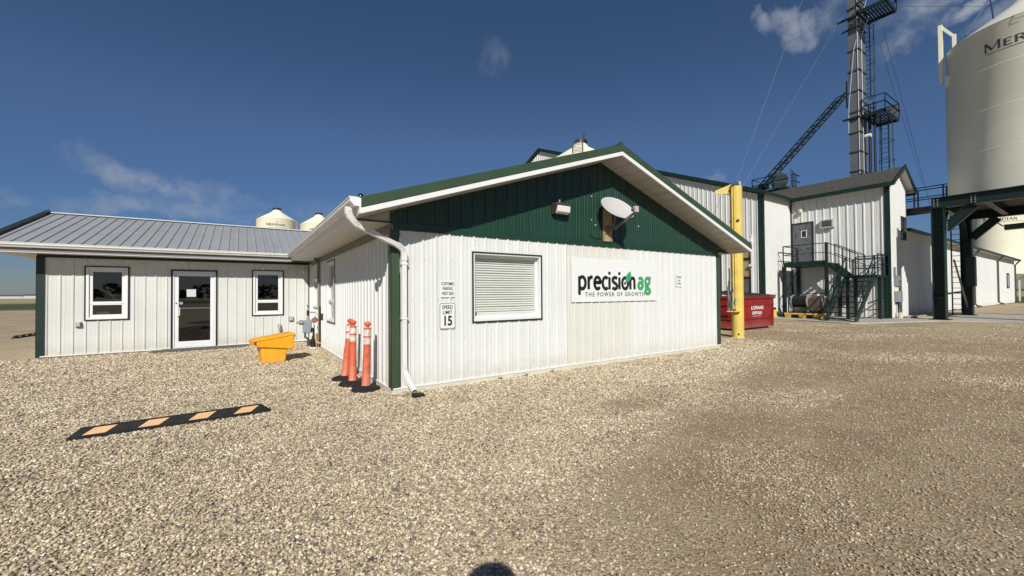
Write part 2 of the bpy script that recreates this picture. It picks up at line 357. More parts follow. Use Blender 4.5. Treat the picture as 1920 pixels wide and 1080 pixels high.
def window(parent, T, u0, u1, z0, z1, split=None, glassm=None, vm=None, fr=0.075, sub=0.05, trim=BLACK, deep=0.07, ftrim=0.02):
    """framed window set into the siding (its siding hole must match); returns the window part"""
    vm = vm or VINYL; w = MB(); frame_rect(w, T, u0 + ftrim, u1 - ftrim, z0 + ftrim, z1 - ftrim, fr * .55, -deep, 0.03); wo_ = w.build('window', vm, parent, bevel=0.004)
    t = MB(); frame_rect(t, T, u0 - .012, u1 + .012, z0 - .012, z1 + .012, ftrim + .012, -0.01, 0.026); t.build('trim', trim, wo_)
    a0, a1, b0, b1 = u0 + ftrim + fr * .55, u1 - ftrim - fr * .55, z0 + ftrim + fr * .55, z1 - ftrim - fr * .55
    s = MB(); frame_rect(s, T, a0, a1, b0, b1, sub, -deep, 0.0)
    if split:
        slab(s, T, a0 + sub, a1 - sub, split - .045, split + .045, -deep, 0.004)
        slab(s, T, a0 + .01, a1 - .01, split - .012, split + .006, 0.0045, 0.012)
    s.build('sash', vm, wo_, bevel=0.003)
    g = glassm or GLASSD
    if split:
        MB().quad(*[T(u, -deep * .6, z) for u, z in ((a0 + sub, split + .045), (a1 - sub, split + .045), (a1 - sub, b1 - sub), (a0 + sub, b1 - sub))]).build('pane', g, wo_)
        MB().quad(*[T(u, -deep * .6, z) for u, z in ((a0 + sub, b0 + sub), (a1 - sub, b0 + sub), (a1 - sub, split - .045), (a0 + sub, split - .045))]).build('pane', g, wo_)
    else:
        MB().quad(*[T(u, -deep * .6, z) for u, z in ((a0 + sub, b0 + sub), (a1 - sub, b0 + sub), (a1 - sub, b1 - sub), (a0 + sub, b1 - sub))]).build('pane', g, wo_)
    bk = MB(); e = 0.5
    for q in (((u0, z0), (u0, z1)), ((u1, z0), (u1, z1)), ((u0, z0), (u1, z0)), ((u0, z1), (u1, z1))):
        (ua, za), (ub, zb_) = q; bk.quad(T(ua, -deep, za), T(ub, -deep, zb_), T(ub, -e, zb_), T(ua, -e, za))
    bk.quad(T(u0, -e, z0), T(u1, -e, z0), T(u1, -e, z1), T(u0, -e, z1)); bk.build('dark_interior', DARK, wo_)
    return wo_

# ------------------------------------------------------------------ ground
def ss(a, b, x): t = np.clip((x - a) / (b - a), 0, 1); return t * t * (3 - 2 * t)
_wn = [(rnd.uniform(.3, 1.3), rnd.uniform(0, 6.28), rnd.uniform(0, 6.28)) for _ in range(10)]
def wob(x, y):
    v = 0
    for k, (f, a, p) in enumerate(_wn): v = v + np.sin(f * (x * math.cos(a) + y * math.sin(a)) * 1.6 + p)
    return v / 5
def dirtmask(x, y):
    """1 on the driven dirt of the yard, 0 on the clean gravel round the office"""
    w = wob(x, y)
    e = 2.1 + 0.42 * np.maximum(x - 2.0, 0) ** 0.82 + 0.22 * w          # the gravel's edge, y as a function of x
    m = ss(0.7, -0.55, y - e)
    m = m * ss(1.0, 2.6, x + 0.3 * w)
    m = np.maximum(m, ss(12.2, 14.6, x + 0.5 * w) * ss(9.5, 7.5, y) )
    m = np.maximum(m, ss(15.5, 17.0, x))
    m = np.maximum(m, 0.9 * ss(1.0, .45, np.hypot((x - 4.9) / 1.25, (y - 3.75) / .5) + .12 * w))
    m = np.maximum(m, 0.75 * ss(1.0, .4, np.hypot((x + .95) / .42, (y - 4.3) / .12) + .15 * w))
    m = m * (1 - 0.5 * ss(1.0, .3, np.hypot((x - 6.6) / 1.5, (y - 2.5) / .5)))
    return m
xs = np.unique(np.concatenate([-np.geomspace(14, 5000, 14)[::-1], np.arange(-14, 40, .3), np.geomspace(40, 5000, 14)]))
ys = np.unique(np.concatenate([-np.geomspace(6, 5000, 12)[::-1], np.arange(-6, 26, .3), np.geomspace(26, 5000, 16)]))
GX, GY = np.meshgrid(xs, ys); nx, ny = len(xs), len(ys)
gv = np.stack([GX.ravel(), GY.ravel(), np.zeros(nx * ny)], 1)
gf = [(j * nx + i, j * nx + i + 1, (j + 1) * nx + i + 1, (j + 1) * nx + i) for j in range(ny - 1) for i in range(nx - 1)]
gm = bpy.data.meshes.new('gravel_ground'); gm.from_pydata(gv.tolist(), [], gf)
at = gm.attributes.new('dirt', 'FLOAT', 'POINT'); at.data.foreach_set('value', dirtmask(GX.ravel(), GY.ravel()).astype(np.float32))
ground = bpy.data.objects.new('gravel_ground', gm); COL.objects.link(ground); ground['kind'] = 'structure'
def ground_mat():
    m = bpy.data.materials.new('gravel_and_field'); m.use_nodes = True; t = m.node_tree; b = t.nodes['Principled BSDF']; l = t.links.new
    geo = N(t, 'ShaderNodeNewGeometry'); pos = geo.outputs['Position']
    at = N(t, 'ShaderNodeAttribute', attribute_name='dirt')
    def vor(sc, feat='F1'):
        v = N(t, 'ShaderNodeTexVoronoi', feature=feat, i_Scale=sc); v.voronoi_dimensions = '3D'; l(pos, v.inputs['Vector']); return v
    def noise(sc, det=5.0, ro=.6):
        v = N(t, 'ShaderNodeTexNoise', i_Scale=sc, i_Detail=det, i_Roughness=ro); l(pos, v.inputs['Vector']); return v.outputs[0]
    def ramp(src, stops):
        r = N(t, 'ShaderNodeValToRGB'); e = r.color_ramp.elements
        while len(e) < len(stops): e.new(.5)
        for q, (p, c) in zip(e, stops): q.position = p; q.color = (*c, 1)
        l(src, r.inputs[0]); return r.outputs[0]
    def mixc(f, a, b_, mode='MIX'):
        k = N(t, 'ShaderNodeMix', data_type='RGBA', blend_type=mode)
        for s_, i in ((f, 0), (a, 6), (b_, 7)):
            if isinstance(s_, (int, float)): k.inputs[i].default_value = s_
            elif isinstance(s_, tuple): k.inputs[i].default_value = (*s_, 1)
            else: l(s_, k.inputs[i])
        return k.outputs[2]
    v1 = vor(66); v2 = vor(80); sepc = N(t, 'ShaderNodeSeparateColor'); l(v1.outputs['Color'], sepc.inputs[0])
    stones = ramp(sepc.outputs[0], [(0, (.17, .135, .10)), (.12, (.30, .235, .15)), (.45, (.445, .36, .23)), (.75, (.565, .465, .31)), (1, (.72, .62, .455))])
    sep2 = N(t, 'ShaderNodeSeparateColor'); l(v2.outputs['Color'], sep2.inputs[0])
    fine = ramp(sep2.outputs[0], [(0, (.17, .125, .08)), (.5, (.38, .295, .19)), (1, (.64, .53, .37))])
    soil = ramp(noise(5, 8, .7), [(.3, (.245, .185, .112)), (.7, (.37, .29, .185))])
    big = noise(.55, 4)
    dirtc = mixc(.45, soil, fine)
    dm = M2('ADD', at.outputs['Fac'], M2('MULTIPLY', M2('SUBTRACT', noise(2.2, 6, .7), .5, t), .7, t), t, True)
    blot = ramp(noise(.9, 7, .75), [(.36, (.68, .63, .57)), (.60, (1, 1, 1))])
    dirtc = mixc(.85, dirtc, mixc(1.0, dirtc, blot, 'MULTIPLY'))
    near = mixc(dm, stones, dirtc)
    near = mixc(M2('MULTIPLY', M2('SUBTRACT', big, .35, t), 1.2, t, True), near, mixc(1.0, near, (.86, .84, .80), 'MULTIPLY'))
    # far ground: packed yard, green ditch, stubble field
    dist = N(t, 'ShaderNodeVectorMath', operation='LENGTH'); l(pos, dist.inputs[0]); D = dist.outputs['Value']
    wv = M2('ADD', D, M2('MULTIPLY', M2('SUBTRACT', noise(.05, 3), .5, t), 14.0, t), t)
    def step(a, c): 
        r = N(t, 'ShaderNodeMapRange'); r.inputs[1].default_value = a; r.inputs[2].default_value = c; l(wv, r.inputs[0]); return r.outputs[0]
    yard = ramp(noise(1.3, 8, .7), [(.3, (.36, .29, .195)), (.7, (.50, .415, .285))])
    grass = ramp(noise(.5, 8, .7), [(.35, (.040, .060, .018)), (.65, (.11, .105, .045))])
    stub = ramp(noise(.03, 6, .6), [(.35, (.30, .24, .13)), (.65, (.42, .34, .19))])
    yard = mixc(.4, yard, stones)
    yard = mixc(1.0, yard, ramp(noise(16, 8, .85), [(.36, (.62, .60, .57)), (.60, (1.12, 1.11, 1.08))]), 'MULTIPLY')
    yard = mixc(1.0, yard, ramp(noise(.45, 6, .7), [(.38, (.80, .77, .73)), (.60, (1.06, 1.06, 1.05))]), 'MULTIPLY')
    c = mixc(step(13, 24), near, yard)
    c = mixc(step(72, 80), c, grass)
    c = mixc(step(140, 175), c, stub)
    c = mixc(step(500, 900), c, (.22, .21, .12))
    l(c, b.inputs['Base Color']); b.inputs['Roughness'].default_value = .92; b.inputs['Specular IOR Level'].default_value = .25
    ve = vor(58, 'SMOOTH_F1'); hgt = M2('SUBTRACT', 1.0, M2('MULTIPLY', ve.outputs['Distance'], 1.0, t), t)
    hgt = M2('MULTIPLY', hgt, M2('SUBTRACT', 1.0, M2('MULTIPLY', dm, .25, t), t), t)
    hh = M2('ADD', hgt, M2('MULTIPLY', noise(30, 6, .7), .6, t), t)
    bp = N(t, 'ShaderNodeBump', i_Strength=.9, i_Distance=.012); l(hh, bp.inputs['Height']); l(bp.outputs[0], b.inputs['Normal'])
    gm.materials.append(m)
ground_mat()

# loose gravel lying on it: several real pebble shapes scattered by geometry nodes
def pebbles():
    pm = bpy.data.materials.new('pebble_stone'); pm.use_nodes = True; t = pm.node_tree; b = t.nodes['Principled BSDF']
    oi = N(t, 'ShaderNodeObjectInfo'); r = N(t, 'ShaderNodeValToRGB'); e = r.color_ramp.elements
    st = [(0, (.085, .08, .08)), (.07, (.17, .15, .135)), (.18, (.30, .25, .185)), (.42, (.445, .36, .23)), (.70, (.575, .475, .32)), (.90, (.71, .61, .445)), (1, (.82, .75, .63))]
    while len(e) < len(st): e.new(.5)
    for q, (p, c) in zip(e, st): q.position = p; q.color = (*c, 1)
    gp = N(t, 'ShaderNodeNewGeometry'); pn = N(t, 'ShaderNodeTexNoise', i_Scale=1.6, i_Detail=4.0, i_Roughness=.65); t.links.new(gp.outputs['Position'], pn.inputs['Vector'])
    t.links.new(M2('ADD', oi.outputs['Random'], M2('MULTIPLY', M2('SUBTRACT', pn.outputs[0], .5, t), .6, t), t, True), r.inputs[0])
    ia = N(t, 'ShaderNodeAttribute', attribute_name='dirt', attribute_type='INSTANCER')
    mx = N(t, 'ShaderNodeMix', data_type='RGBA'); mx.inputs[7].default_value = (.37, .29, .19, 1)
    t.links.new(M2('MULTIPLY', ia.outputs['Fac'], .5, t), mx.inputs[0]); t.links.new(r.outputs[0], mx.inputs[6]); t.links.new(mx.outputs[2], b.inputs['Base Color'])
    b.inputs['Roughness'].default_value = .82; b.inputs['Specular IOR Level'].default_value = .3
    pc = bpy.data.collections.new('pebble_shapes')
    for k in range(7):
        me = bpy.data.meshes.new('pebble'); bm = bmesh.new(); bmesh.ops.create_icosphere(bm, subdivisions=1 if k else 2, radius=.5)
        rr = random.Random(k); sx, sy_, sz = rr.uniform(.85, 1.25), rr.uniform(.65, .95), rr.uniform(.42, .7)
        for v in bm.verts:
            q = 1 + rr.uniform(-.2, .16); v.co = Vector((v.co.x * sx * q, v.co.y * sy_ * q, v.co.z * sz * q))
        bm.to_mesh(me); bm.free(); me.materials.append(pm)
        o = bpy.data.objects.new('pebble', me); pc.objects.link(o)
    # host patch of ground cells, with density and size
    cell = .25; cx = np.arange(-9, 28, cell); cy_ = np.arange(-4.5, 15, cell); V = []; F = []; dens = []; size = []; dr = []
    for y in cy_:
        for x in cx:
            mx_, my = x + cell / 2, y + cell / 2
            if 1.92 < mx_ < 10.85 and my > 6.13: continue
            if my > 14.78: continue
            d = math.hypot(mx_, my); az = math.degrees(math.atan2(mx_, my))
            if 15.8 < mx_ < 18.7 and my > 8.1: continue
            if d > 27.5 + 1.5 * float(wob(mx_ * 2, my * 2)) or (mx_ > 23.0 and my > 3): continue
            if (not -26 < az < 93 and d > 2.5): continue
            dm = float(dirtmask(mx_, my))
            i = len(V); V += [(x, y, 0), (x + cell, y, 0), (x + cell, y + cell, 0), (x, y + cell, 0)]; F.append((i, i + 1, i + 2, i + 3))
            lod = np.interp(d, [0, 4.5, 7, 10, 14.5, 20, 27], [3700, 3600, 2400, 1350, 620, 260, 60])
            sz = np.interp(d, [0, 4.5, 7, 10, 14.5, 20, 27], [.0172, .0174, .022, .027, .033, .045, .06])
            pt = float(ss(.1, .75, wob(mx_ * 1.7, my * 1.7))); k = max(.24 + .62 * pt, (1 - dm) ** 1.5); dm = dm * (1 - .45 * pt)
            dens.append(lod * k); size.append(sz * (1 - .25 * dm)); dr.append(dm)
    me = bpy.data.meshes.new('loose_gravel'); me.from_pydata(V, [], F)
    for nm, a in (('density', dens), ('size', size), ('dirt', dr)):
        q = me.attributes.new(nm, 'FLOAT', 'FACE'); q.data.foreach_set('value', np.array(a, np.float32))
    o = bpy.data.objects.new('loose_gravel', me); COL.objects.link(o); me.materials.append(pm)
    tag(o, 'loose tan river gravel covering the yard around the office', 'gravel', kind='stuff')
    ng = bpy.data.node_groups.new('gravel_scatter', 'GeometryNodeTree')
    ng.interface.new_socket('Geometry', in_out='INPUT', socket_type='NodeSocketGeometry'); ng.interface.new_socket('Geometry', in_out='OUTPUT', socket_type='NodeSocketGeometry')
    n = ng.nodes; l = ng.links.new
    gi = n.new('NodeGroupInput'); go = n.new('NodeGroupOutput')
    def na(nm): q = n.new('GeometryNodeInputNamedAttribute'); q.data_type = 'FLOAT'; q.inputs[0].default_value = nm; return q.outputs[0]
    dp = n.new('GeometryNodeDistributePointsOnFaces'); l(gi.outputs[0], dp.inputs['Mesh']); l(na('density'), dp.inputs['Density']); dp.inputs['Seed'].default_value = 3
    ci = n.new('GeometryNodeCollectionInfo'); ci.inputs[0].default_value = pc; ci.inputs['Separate Children'].default_value = True; ci.inputs['Reset Children'].default_value = True
    ip = n.new('GeometryNodeInstanceOnPoints'); l(dp.outputs['Points'], ip.inputs['Points']); l(ci.outputs[0], ip.inputs['Instance']); ip.inputs['Pick Instance'].default_value = True
    rv = n.new('FunctionNodeRandomValue'); rv.data_type = 'FLOAT_VECTOR'; rv.inputs[0].default_value = (-.5, -.5, 0); rv.inputs[1].default_value = (.5, .5, 6.283)
    l(rv.outputs[0], ip.inputs['Rotation'])
    rs = n.new('FunctionNodeRandomValue'); rs.data_type = 'FLOAT'; rs.inputs[2].default_value = .55; rs.inputs[3].default_value = 1.5; rs.inputs['Seed'].default_value = 5
    mu = n.new('ShaderNodeMath'); mu.operation = 'MULTIPLY'; l(na('size'), mu.inputs[0]); l(rs.outputs[1], mu.inputs[1]); l(mu.outputs[0], ip.inputs['Scale'])
    # lift a little at random so they pile up
    sp = n.new('GeometryNodeSetPosition'); rz = n.new('FunctionNodeRandomValue'); rz.data_type = 'FLOAT_VECTOR'; rz.inputs[0].default_value = (0, 0, -.001); rz.inputs[1].default_value = (0, 0, .010); rz.inputs['Seed'].default_value = 9
    l(dp.outputs['Points'], sp.inputs['Geometry']); l(rz.outputs[0], sp.inputs['Offset']); l(sp.outputs[0], ip.inputs['Points'])
    l(ip.outputs[0], go.inputs[0])
    md = o.modifiers.new('scatter', 'NODES'); md.node_group = ng
pebbles()

# concrete apron round the elevator and silo stand
ap = MB(); app = [(24.6, 11.5), (24.3, 9.6), (23.3, 7.0), (26.2, 5.8), (28.6, 5.0), (29.6, 3.2), (30.5, -4.0), (40, -4.0), (40, 7.3), (32.1, 7.3), (32.1, 11.5)]
ap.add([(x, y, 0.004) for x, y in app] + [(x, y, 0.05) for x, y in app], [tuple(range(11, 22))] + [(i, (i + 1) % 11, (i + 1) % 11 + 11, i + 11) for i in range(11)])
ap.build('concrete_pavement', CONC, None, kind='structure')

# far horizon: tree line, machine sheds
hz = MB(); rr = random.Random(3)
for k in range(420):
    a = R(-40 + k * 0.42); dd = 2600 + rr.uniform(-150, 150); h = rr.uniform(3, 11) * (1.25 if k % 37 < 9 else .8); w = rr.uniform(22, 60)
    c = Vector((math.sin(a) * dd, math.cos(a) * dd, 0)); t_ = Vector((c.y, -c.x, 0)).normalized()
    n = 7; pts = [c + t_ * w * (2 * i / (n - 1) - 1) + Vector((0, 0, h * math.sin(math.pi * i / (n - 1)) ** .6 * rr.uniform(.8, 1.15))) for i in range(n)]
    dv = c.normalized() * 20
    hz.add([p for p in pts] + [p + dv for p in pts] + [pts[0] * 1.0, ], [tuple(range(n)), tuple(range(n, 2 * n))] + [(i, i + 1, i + 1 + n, i + n) for i in range(n - 1)])
hz.build('far_tree_line', DIST, None, kind='stuff')
for i, (px, wd, dd, h, lab) in enumerate([(12, 28, 900, 5.5, 'long low white shed on the horizon at the left edge of the field'), (42, 26, 950, 5.0, 'low white shed on the horizon halfway to the annex corner'), (64, 18, 880, 6.2, 'white shed on the horizon just beside the green corner of the annex')]):
    d = pix(px, 555); h2 = Vector((d.x, d.y, 0)).normalized(); c = h2 * dd; t_ = Vector((h2.y, -h2.x, 0))
    r_ = root('farm_shed', c, lab, 'shed', 'farm sheds on the left horizon')
    T = lambda u, dd_, z, c=c, t_=t_, h2=h2: tuple(c + t_ * u - h2 * dd_ + Vector((0, 0, z)))
    b = MB(); slab(b, T, -wd / 2, wd / 2, 0, h * .7, -6, 6); b.build('wall', BARNW, r_)
    b = MB(); b.add([T(-wd / 2, 6.5, h * .69), T(wd / 2, 6.5, h * .69), T(wd / 2, 0, h), T(-wd / 2, 0, h), T(wd / 2, -6.5, h * .69), T(-wd / 2, -6.5, h * .69)], [(0, 1, 2, 3), (3, 2, 4, 5), (0, 3, 5), (1, 2, 4)]); b.build('roof', GALV, r_)

# ------------------------------------------------------------------ office with the gable front
X0, X1, YF = 1.91, 10.85, 6.127
XR, ZR, SL = 6.38, 4.475, 0.335            # ridge, top of rake, slope
YO = 5.546; EX0, EX1 = 1.322, 11.438
office = root('office_building', ((X0 + X1) / 2, YF + 5, 0), 'white ribbed steel office with green gable, big blind window and precision ag sign', 'office')
F = front(YF); Wt = west(X0)
BACK = 20.0
rake = lambda u: ZR - SL * abs(u - XR)      # top of rake at x
KINK = XR
WIN = (3.285, 4.745, 1.03, 2.22)
beig = lambda u, m: BEIGE if 5.35 < u < 7.15 else m
siding(office, WHITE, F, X0 + .13, X1 - .1, 0.085, 2.485, h=.022, holes=[WIN], phase=2.17, start=2.62, mats=beig, name='siding_panel')
ztop = lambda u: rake(u) - 0.20
siding(office, GREEN, F, X0 + .04, X1 - .04, 2.60, ztop, phase=2.17, start=2.62, name='gable_panel')
slab(MB(), F, X0 + .02, X1 - .02, 2.487, 2.598, 0.0, .03).build('band_trim', GREEN, office, bevel=.004)
w1, w2 = (10.50, 11.54, 0.82, 2.365), (12.86, 13.95, 1.12, 2.03)
siding(office, WHITE, Wt, YF + .11, 14.8, 0.085, 2.52, h=.022, holes=[w1, w2], phase=6.3, start=7.0)
MB().box(X1 - .01, X1 + .01, YF, BACK, .05, 2.6).build('east_wall', WHITE, office)
MB().box(X0, X1, BACK, BACK + .02, .05, 2.6).build('back_wall', WHITE, office)
# corner trims
c = MB(); c.box(X0 - .028, X0 + .105, YF - .03, YF - .024, .097, 2.486); c.box(X0 - .028, X0 - .022, YF - .03, YF + .11, .097, 2.52); c.build('corner_trim', TRIM, office)
c = MB(); c.box(X1 - .10, X1 + .028, YF - .03, YF - .024, .097, 2.486); c.box(X1 + .022, X1 + .028, YF - .03, YF + .1, .097, 2.52); c.build('corner_trim', TRIM, office)
slab(MB(), F, X0 - .012, X0 + .03, 2.60, 2.72, 0, .028).build('gable_corner_trim', GREEN, office)
slab(MB(), Wt, YF - .02, 14.2, 2.44, 2.575, 0.0, .034).build('wall_top_trim', mat('dull_grey_trim', (.20, .19, .16), .6, var=.2, scale=8), office)
# base flashing and foundation
b = MB(); slab(b, F, X0 - .03, X1 + .03, .074, .096, 0, .032); slab(b, Wt, YF - .032, 14.8, .074, .096, 0, .032); b.build('base_flashing', WTRIM, office)
b = MB(); slab(b, F, X0 - .02, X1 - .01, -.02, .072, -.2, .022); slab(b, Wt, YF, 14.8, -.02, .072, -.2, .022); b.build('foundation', FOUND, office)
# roof planes, ribbed a little, with green rake trim, white fascia and soffits
rf = MB()
for sgn, ex in ((-1, EX0), (1, EX1)):
    n = 22
    for k in range(n):
        ya, yb = YO + .02 + (BACK - YO) * k / n, YO + .02 + (BACK - YO) * (k + 1) / n
        e = ex; rf.add([(e, ya, rake(e)), (e, yb, rake(e)), (XR, yb, ZR), (XR, ya, ZR)], [(0, 1, 2, 3)])
        rf.bar((e, ya, rake(e) + .008), (XR, ya, ZR + .008), .04, .02)
rf.build('roof', ROOFGR, office)
MB().tube([(XR, YO - .01, ZR + .012), (XR, BACK, ZR + .012)], .05, 10).build('ridge_cap', ROOFGR, office)
def rake_poly(top, bot, e0=EX0, e1=EX1):
    return [(e0, rake(e0) + top), (XR, ZR + top), (e1, rake(e1) + top), (e1, rake(e1) + bot), (XR, ZR + bot), (e0, rake(e0) + bot)]
FO = front(YO)
MB().prism(rake_poly(0.012, -.125), FO, 0, .022).build('rake_trim', TRIM, office, bevel=.003)
MB().prism(rake_poly(-.127, -.208, EX0 - .004, EX1 + .004), FO, -.02, .012).build('rake_fascia', WTRIM, office, bevel=.003)
def soff(u0, u1, nm='soffit_board'):
    zz = lambda u: rake(u) - .198
    b = MB(); y0, y1 = YO + .02, YF - .002; g = .008
    b.add([(u0 + g, y0, zz(u0 + g)), (u1 - g, y0, zz(u1 - g)), (u1 - g, y1, zz(u1 - g)), (u0 + g, y1, zz(u0 + g)), (u0 + g, y0, zz(u0) + .02), (u1 - g, y0, zz(u1) + .02), (u1 - g, y1, zz(u1) + .02), (u0 + g, y1, zz(u0) + .02)],
          [(0, 1, 2, 3), (0, 4, 5, 1), (1, 5, 6, 2), (2, 6, 7, 3), (3, 7, 4, 0)])
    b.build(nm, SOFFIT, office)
ns = 16; dx = (XR - EX0) / ns
for k in range(ns): soff(EX0 + k * dx, EX0 + (k + 1) * dx); soff(XR + k * dx, XR + (k + 1) * dx)
b = MB(); b.add([(EX0, YO + .02, rake(EX0) - .17), (XR, YO + .02, ZR - .17), (EX1, YO + .02, rake(EX1) - .17), (EX1, YF, rake(EX1) - .17), (XR, YF, ZR - .17), (EX0, YF, rake(EX0) - .17)], [(0, 1, 4, 5), (1, 2, 3, 4)]); b.build('soffit_backing', BLACK, office)
# west eave: level soffit in boards, fascia, gutter
zs = 2.578; y = YF + .03; k = 0
while y < 14.2:
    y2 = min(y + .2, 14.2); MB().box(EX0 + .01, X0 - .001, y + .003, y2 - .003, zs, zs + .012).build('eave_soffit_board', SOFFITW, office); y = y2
MB().box(EX0, X0, YF, 14.2, zs + .014, zs + .03).build('eave_soffit_backing', BLACK, office)
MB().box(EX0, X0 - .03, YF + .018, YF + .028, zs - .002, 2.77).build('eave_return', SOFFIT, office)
MB().box(EX0 - .02, EX0, YO - .012, 14.2, zs - .004, 2.775).build('eave_fascia', WTRIM, office, bevel=.003)
MB().box(X1, EX1, YF, BACK, zs, zs + .012).build('east_soffit', SOFFITW, office)
MB().box(EX1 - .02, EX1 - .004, YO + .02, BACK, zs - .004, 2.765).build('east_fascia', WTRIM, office)
gprof = [(0, .0), (-.07, .0), (-.085, .03), (-.115, .055), (-.118, .095), (-.128, .10), (-.128, .112), (-.112, .112), (-.108, .06), (-.066, .014), (0, .014)]
def gutter_y(x, y0, y1, z, parent, nm='gutter'):
    g = MB(); n = len(gprof); v = [(x + a, yy, z + c) for yy in (y0, y1) for a, c in gprof]
    g.add(v, [tuple(range(n)), tuple(range(n, 2 * n))] + [(i, i + 1, i + 1 + n, i + n) for i in range(n - 1)]); return g.build(nm, GUTTER, parent)
gutter_y(EX0 - .02, YO + .015, 14.14, 2.675, office)
MB().prism([(EX0 - .148, 2.79), (EX0 - .02, 2.79), (EX0 - .02, 2.672), (EX0 - .09, 2.672), (EX0 - .105, 2.70), (EX0 - .135, 2.727), (EX0 - .138, 2.765)], lambda u, d, z: (u, YO + .015 - d, z), 0, .006).build('gutter_end_cap', WTRIM, office)
# downspout at the front corner
ds = MB()
ds.rectpath([(1.205, 5.74, 2.68), (1.205, 5.74, 2.60), (1.23, 5.75, 2.545), (1.27, 5.765, 2.50), (1.33, 5.79, 2.455)], .085, .06, (0.2, -1, 0)); ds.build('downspout_elbow', GUTTER, office, bevel=.006)
ds = MB(); ds.rectpath([(1.33, 5.79, 2.455), (1.98, 6.03, 2.235)], .075, .055, (0, -1, .2)); ds.build('downspout_offset', GUTTER, office, bevel=.006)
ds = MB(); ds.rectpath([(1.93, 6.012, 2.255), (2.0, 6.035, 2.225), (2.05, 6.05, 2.18), (2.07, 6.055, 2.12), (2.072, 6.055, 2.02)], .088, .064, (0, -1, 0)); ds.build('downspout_elbow', GUTTER, office, bevel=.006)
for k in range(6):
    a = k / 5; p = Vector((1.95, 6.018, 2.248)).lerp(Vector((2.066, 6.05, 2.15)), a); q = Vector((1.215, 5.742, 2.60)).lerp(Vector((1.31, 5.78, 2.47)), a)
    for c0, nrm in ((p, Vector((.6, -.2, -.75))), (q, Vector((.55, .2, -.8)))):
        MB().bar(c0 + Vector((0, -.035, 0)) - Vector((.02, 0, -.02)), c0 + Vector((0, -.035, 0)) + Vector((.02, 0, .035)), .006, .006).build('crimp', GUTTER, office)
ds = MB(); ds.box(2.035, 2.108, 6.028, 6.085, .36, 2.02); ds.build('downspout', GUTTER, office, bevel=.006)
boxp('downspout_strap', GUTTER, office, 2.02, 2.122, 6.022, 6.1, 1.955, 1.985); boxp('downspout_strap', GUTTER, office, 2.02, 2.122, 6.022, 6.1, 1.13, 1.15)
ds = MB(); ds.rectpath([(2.072, 6.055, .40), (2.072, 6.05, .35), (2.08, 6.02, .30), (2.10, 5.93, .20), (2.135, 5.80, .085)], .075, .058, (0.3, -1, 0)); ds.build('downspout_kick', GUTTER, office, bevel=.006)
# front window: recessed, blinds behind clear glass
wn = MB(); frame_rect(wn, F, WIN[0] + .008, WIN[1] - .008, WIN[2] + .008, WIN[3] - .008, .030, -.13, .012, wb=.055); winf = wn.build('window', VINYL, office, bevel=.004)
wn = MB(); frame_rect(wn, F, WIN[0] - .015, WIN[1] + .015, WIN[2] - .018, WIN[3] + .010, .022, -.01, .026); wn.build('trim', mat('window_trim_dark', (.02, .028, .024), .4), winf)
wn = MB(); frame_rect(wn, F, WIN[0] + .036, WIN[1] - .036, WIN[2] + .060, WIN[3] - .036, .035, -.13, -.085); wn.build('sash', VINYL, winf, bevel=.003)
MB().quad(*[F(u, -.112, z) for u, z in ((WIN[0] + .06, WIN[2] + .08), (WIN[1] - .06, WIN[2] + .08), (WIN[1] - .06, WIN[3] - .06), (WIN[0] + .06, WIN[3] - .06))]).build('pane', GLASSC, winf)
zt = WIN[3] - .105; nsl = 24
for k in range(nsl):
    z = zt - .012 - k * .0425; dz = rnd.uniform(-.003, .003)
    b = MB(); n = 6; a = WIN[0] + .06; e = WIN[1] - .06; sag = [0.0015 * math.sin(i / n * math.pi) + dz for i in range(n + 1)]
    v = []
    for i in range(n + 1):
        x = a + (e - a) * i / n; v += [F(x, -.138, z - .017 - sag[i]), F(x, -.130, z - .002 - sag[i]), F(x, -.148, z + .018 - sag[i])]
    b.add(v, [(3 * i, 3 * i + 3, 3 * i + 4, 3 * i + 1) for i in range(n)] + [(3 * i + 1, 3 * i + 4, 3 * i + 5, 3 * i + 2) for i in range(n)]); b.build('blind_slat', BLIND, winf)
slab(MB(), F, WIN[0] + .06, WIN[1] - .06, WIN[2] + .095, WIN[2] + .12, -.16, -.13).build('blind_rail', BLIND, winf, bevel=.004)
slab(MB(), F, WIN[0] + .06, WIN[1] - .06, zt + .005, WIN[3] - .06, -.18, -.13).build('blind_headrail', VINYL, winf)
slab(MB(), F, WIN[0], WIN[1], WIN[2], WIN[3], -.6, -.58).build('dark_interior', DARK, winf)
b = MB(); b.add([F(WIN[0] + .072 + .033 + .033 * math.cos(a), -.108, WIN[2] + .135 + .036 * math.sin(a)) for a in [R(22.5 + 45 * i) for i in range(8)]], [tuple(range(8))]); b.build('security_sticker', mat('blue_sticker', (.05, .09, .35), .4, var=0), winf)
window(office, Wt, *w1, split=1.36, glassm=GLASSC)
window(office, Wt, *w2, glassm=GLASSC, trim=mat('beige_trim', (.32, .29, .2), .5))
for (a, b_, c0, d0) in (w1, w2): slab(MB(), Wt, a + .1, b_ - .1, c0 + .1, d0 - .1, -.12, -.115).build('roller_blind', mat('grey_blind', (.34, .34, .32), .7), office)
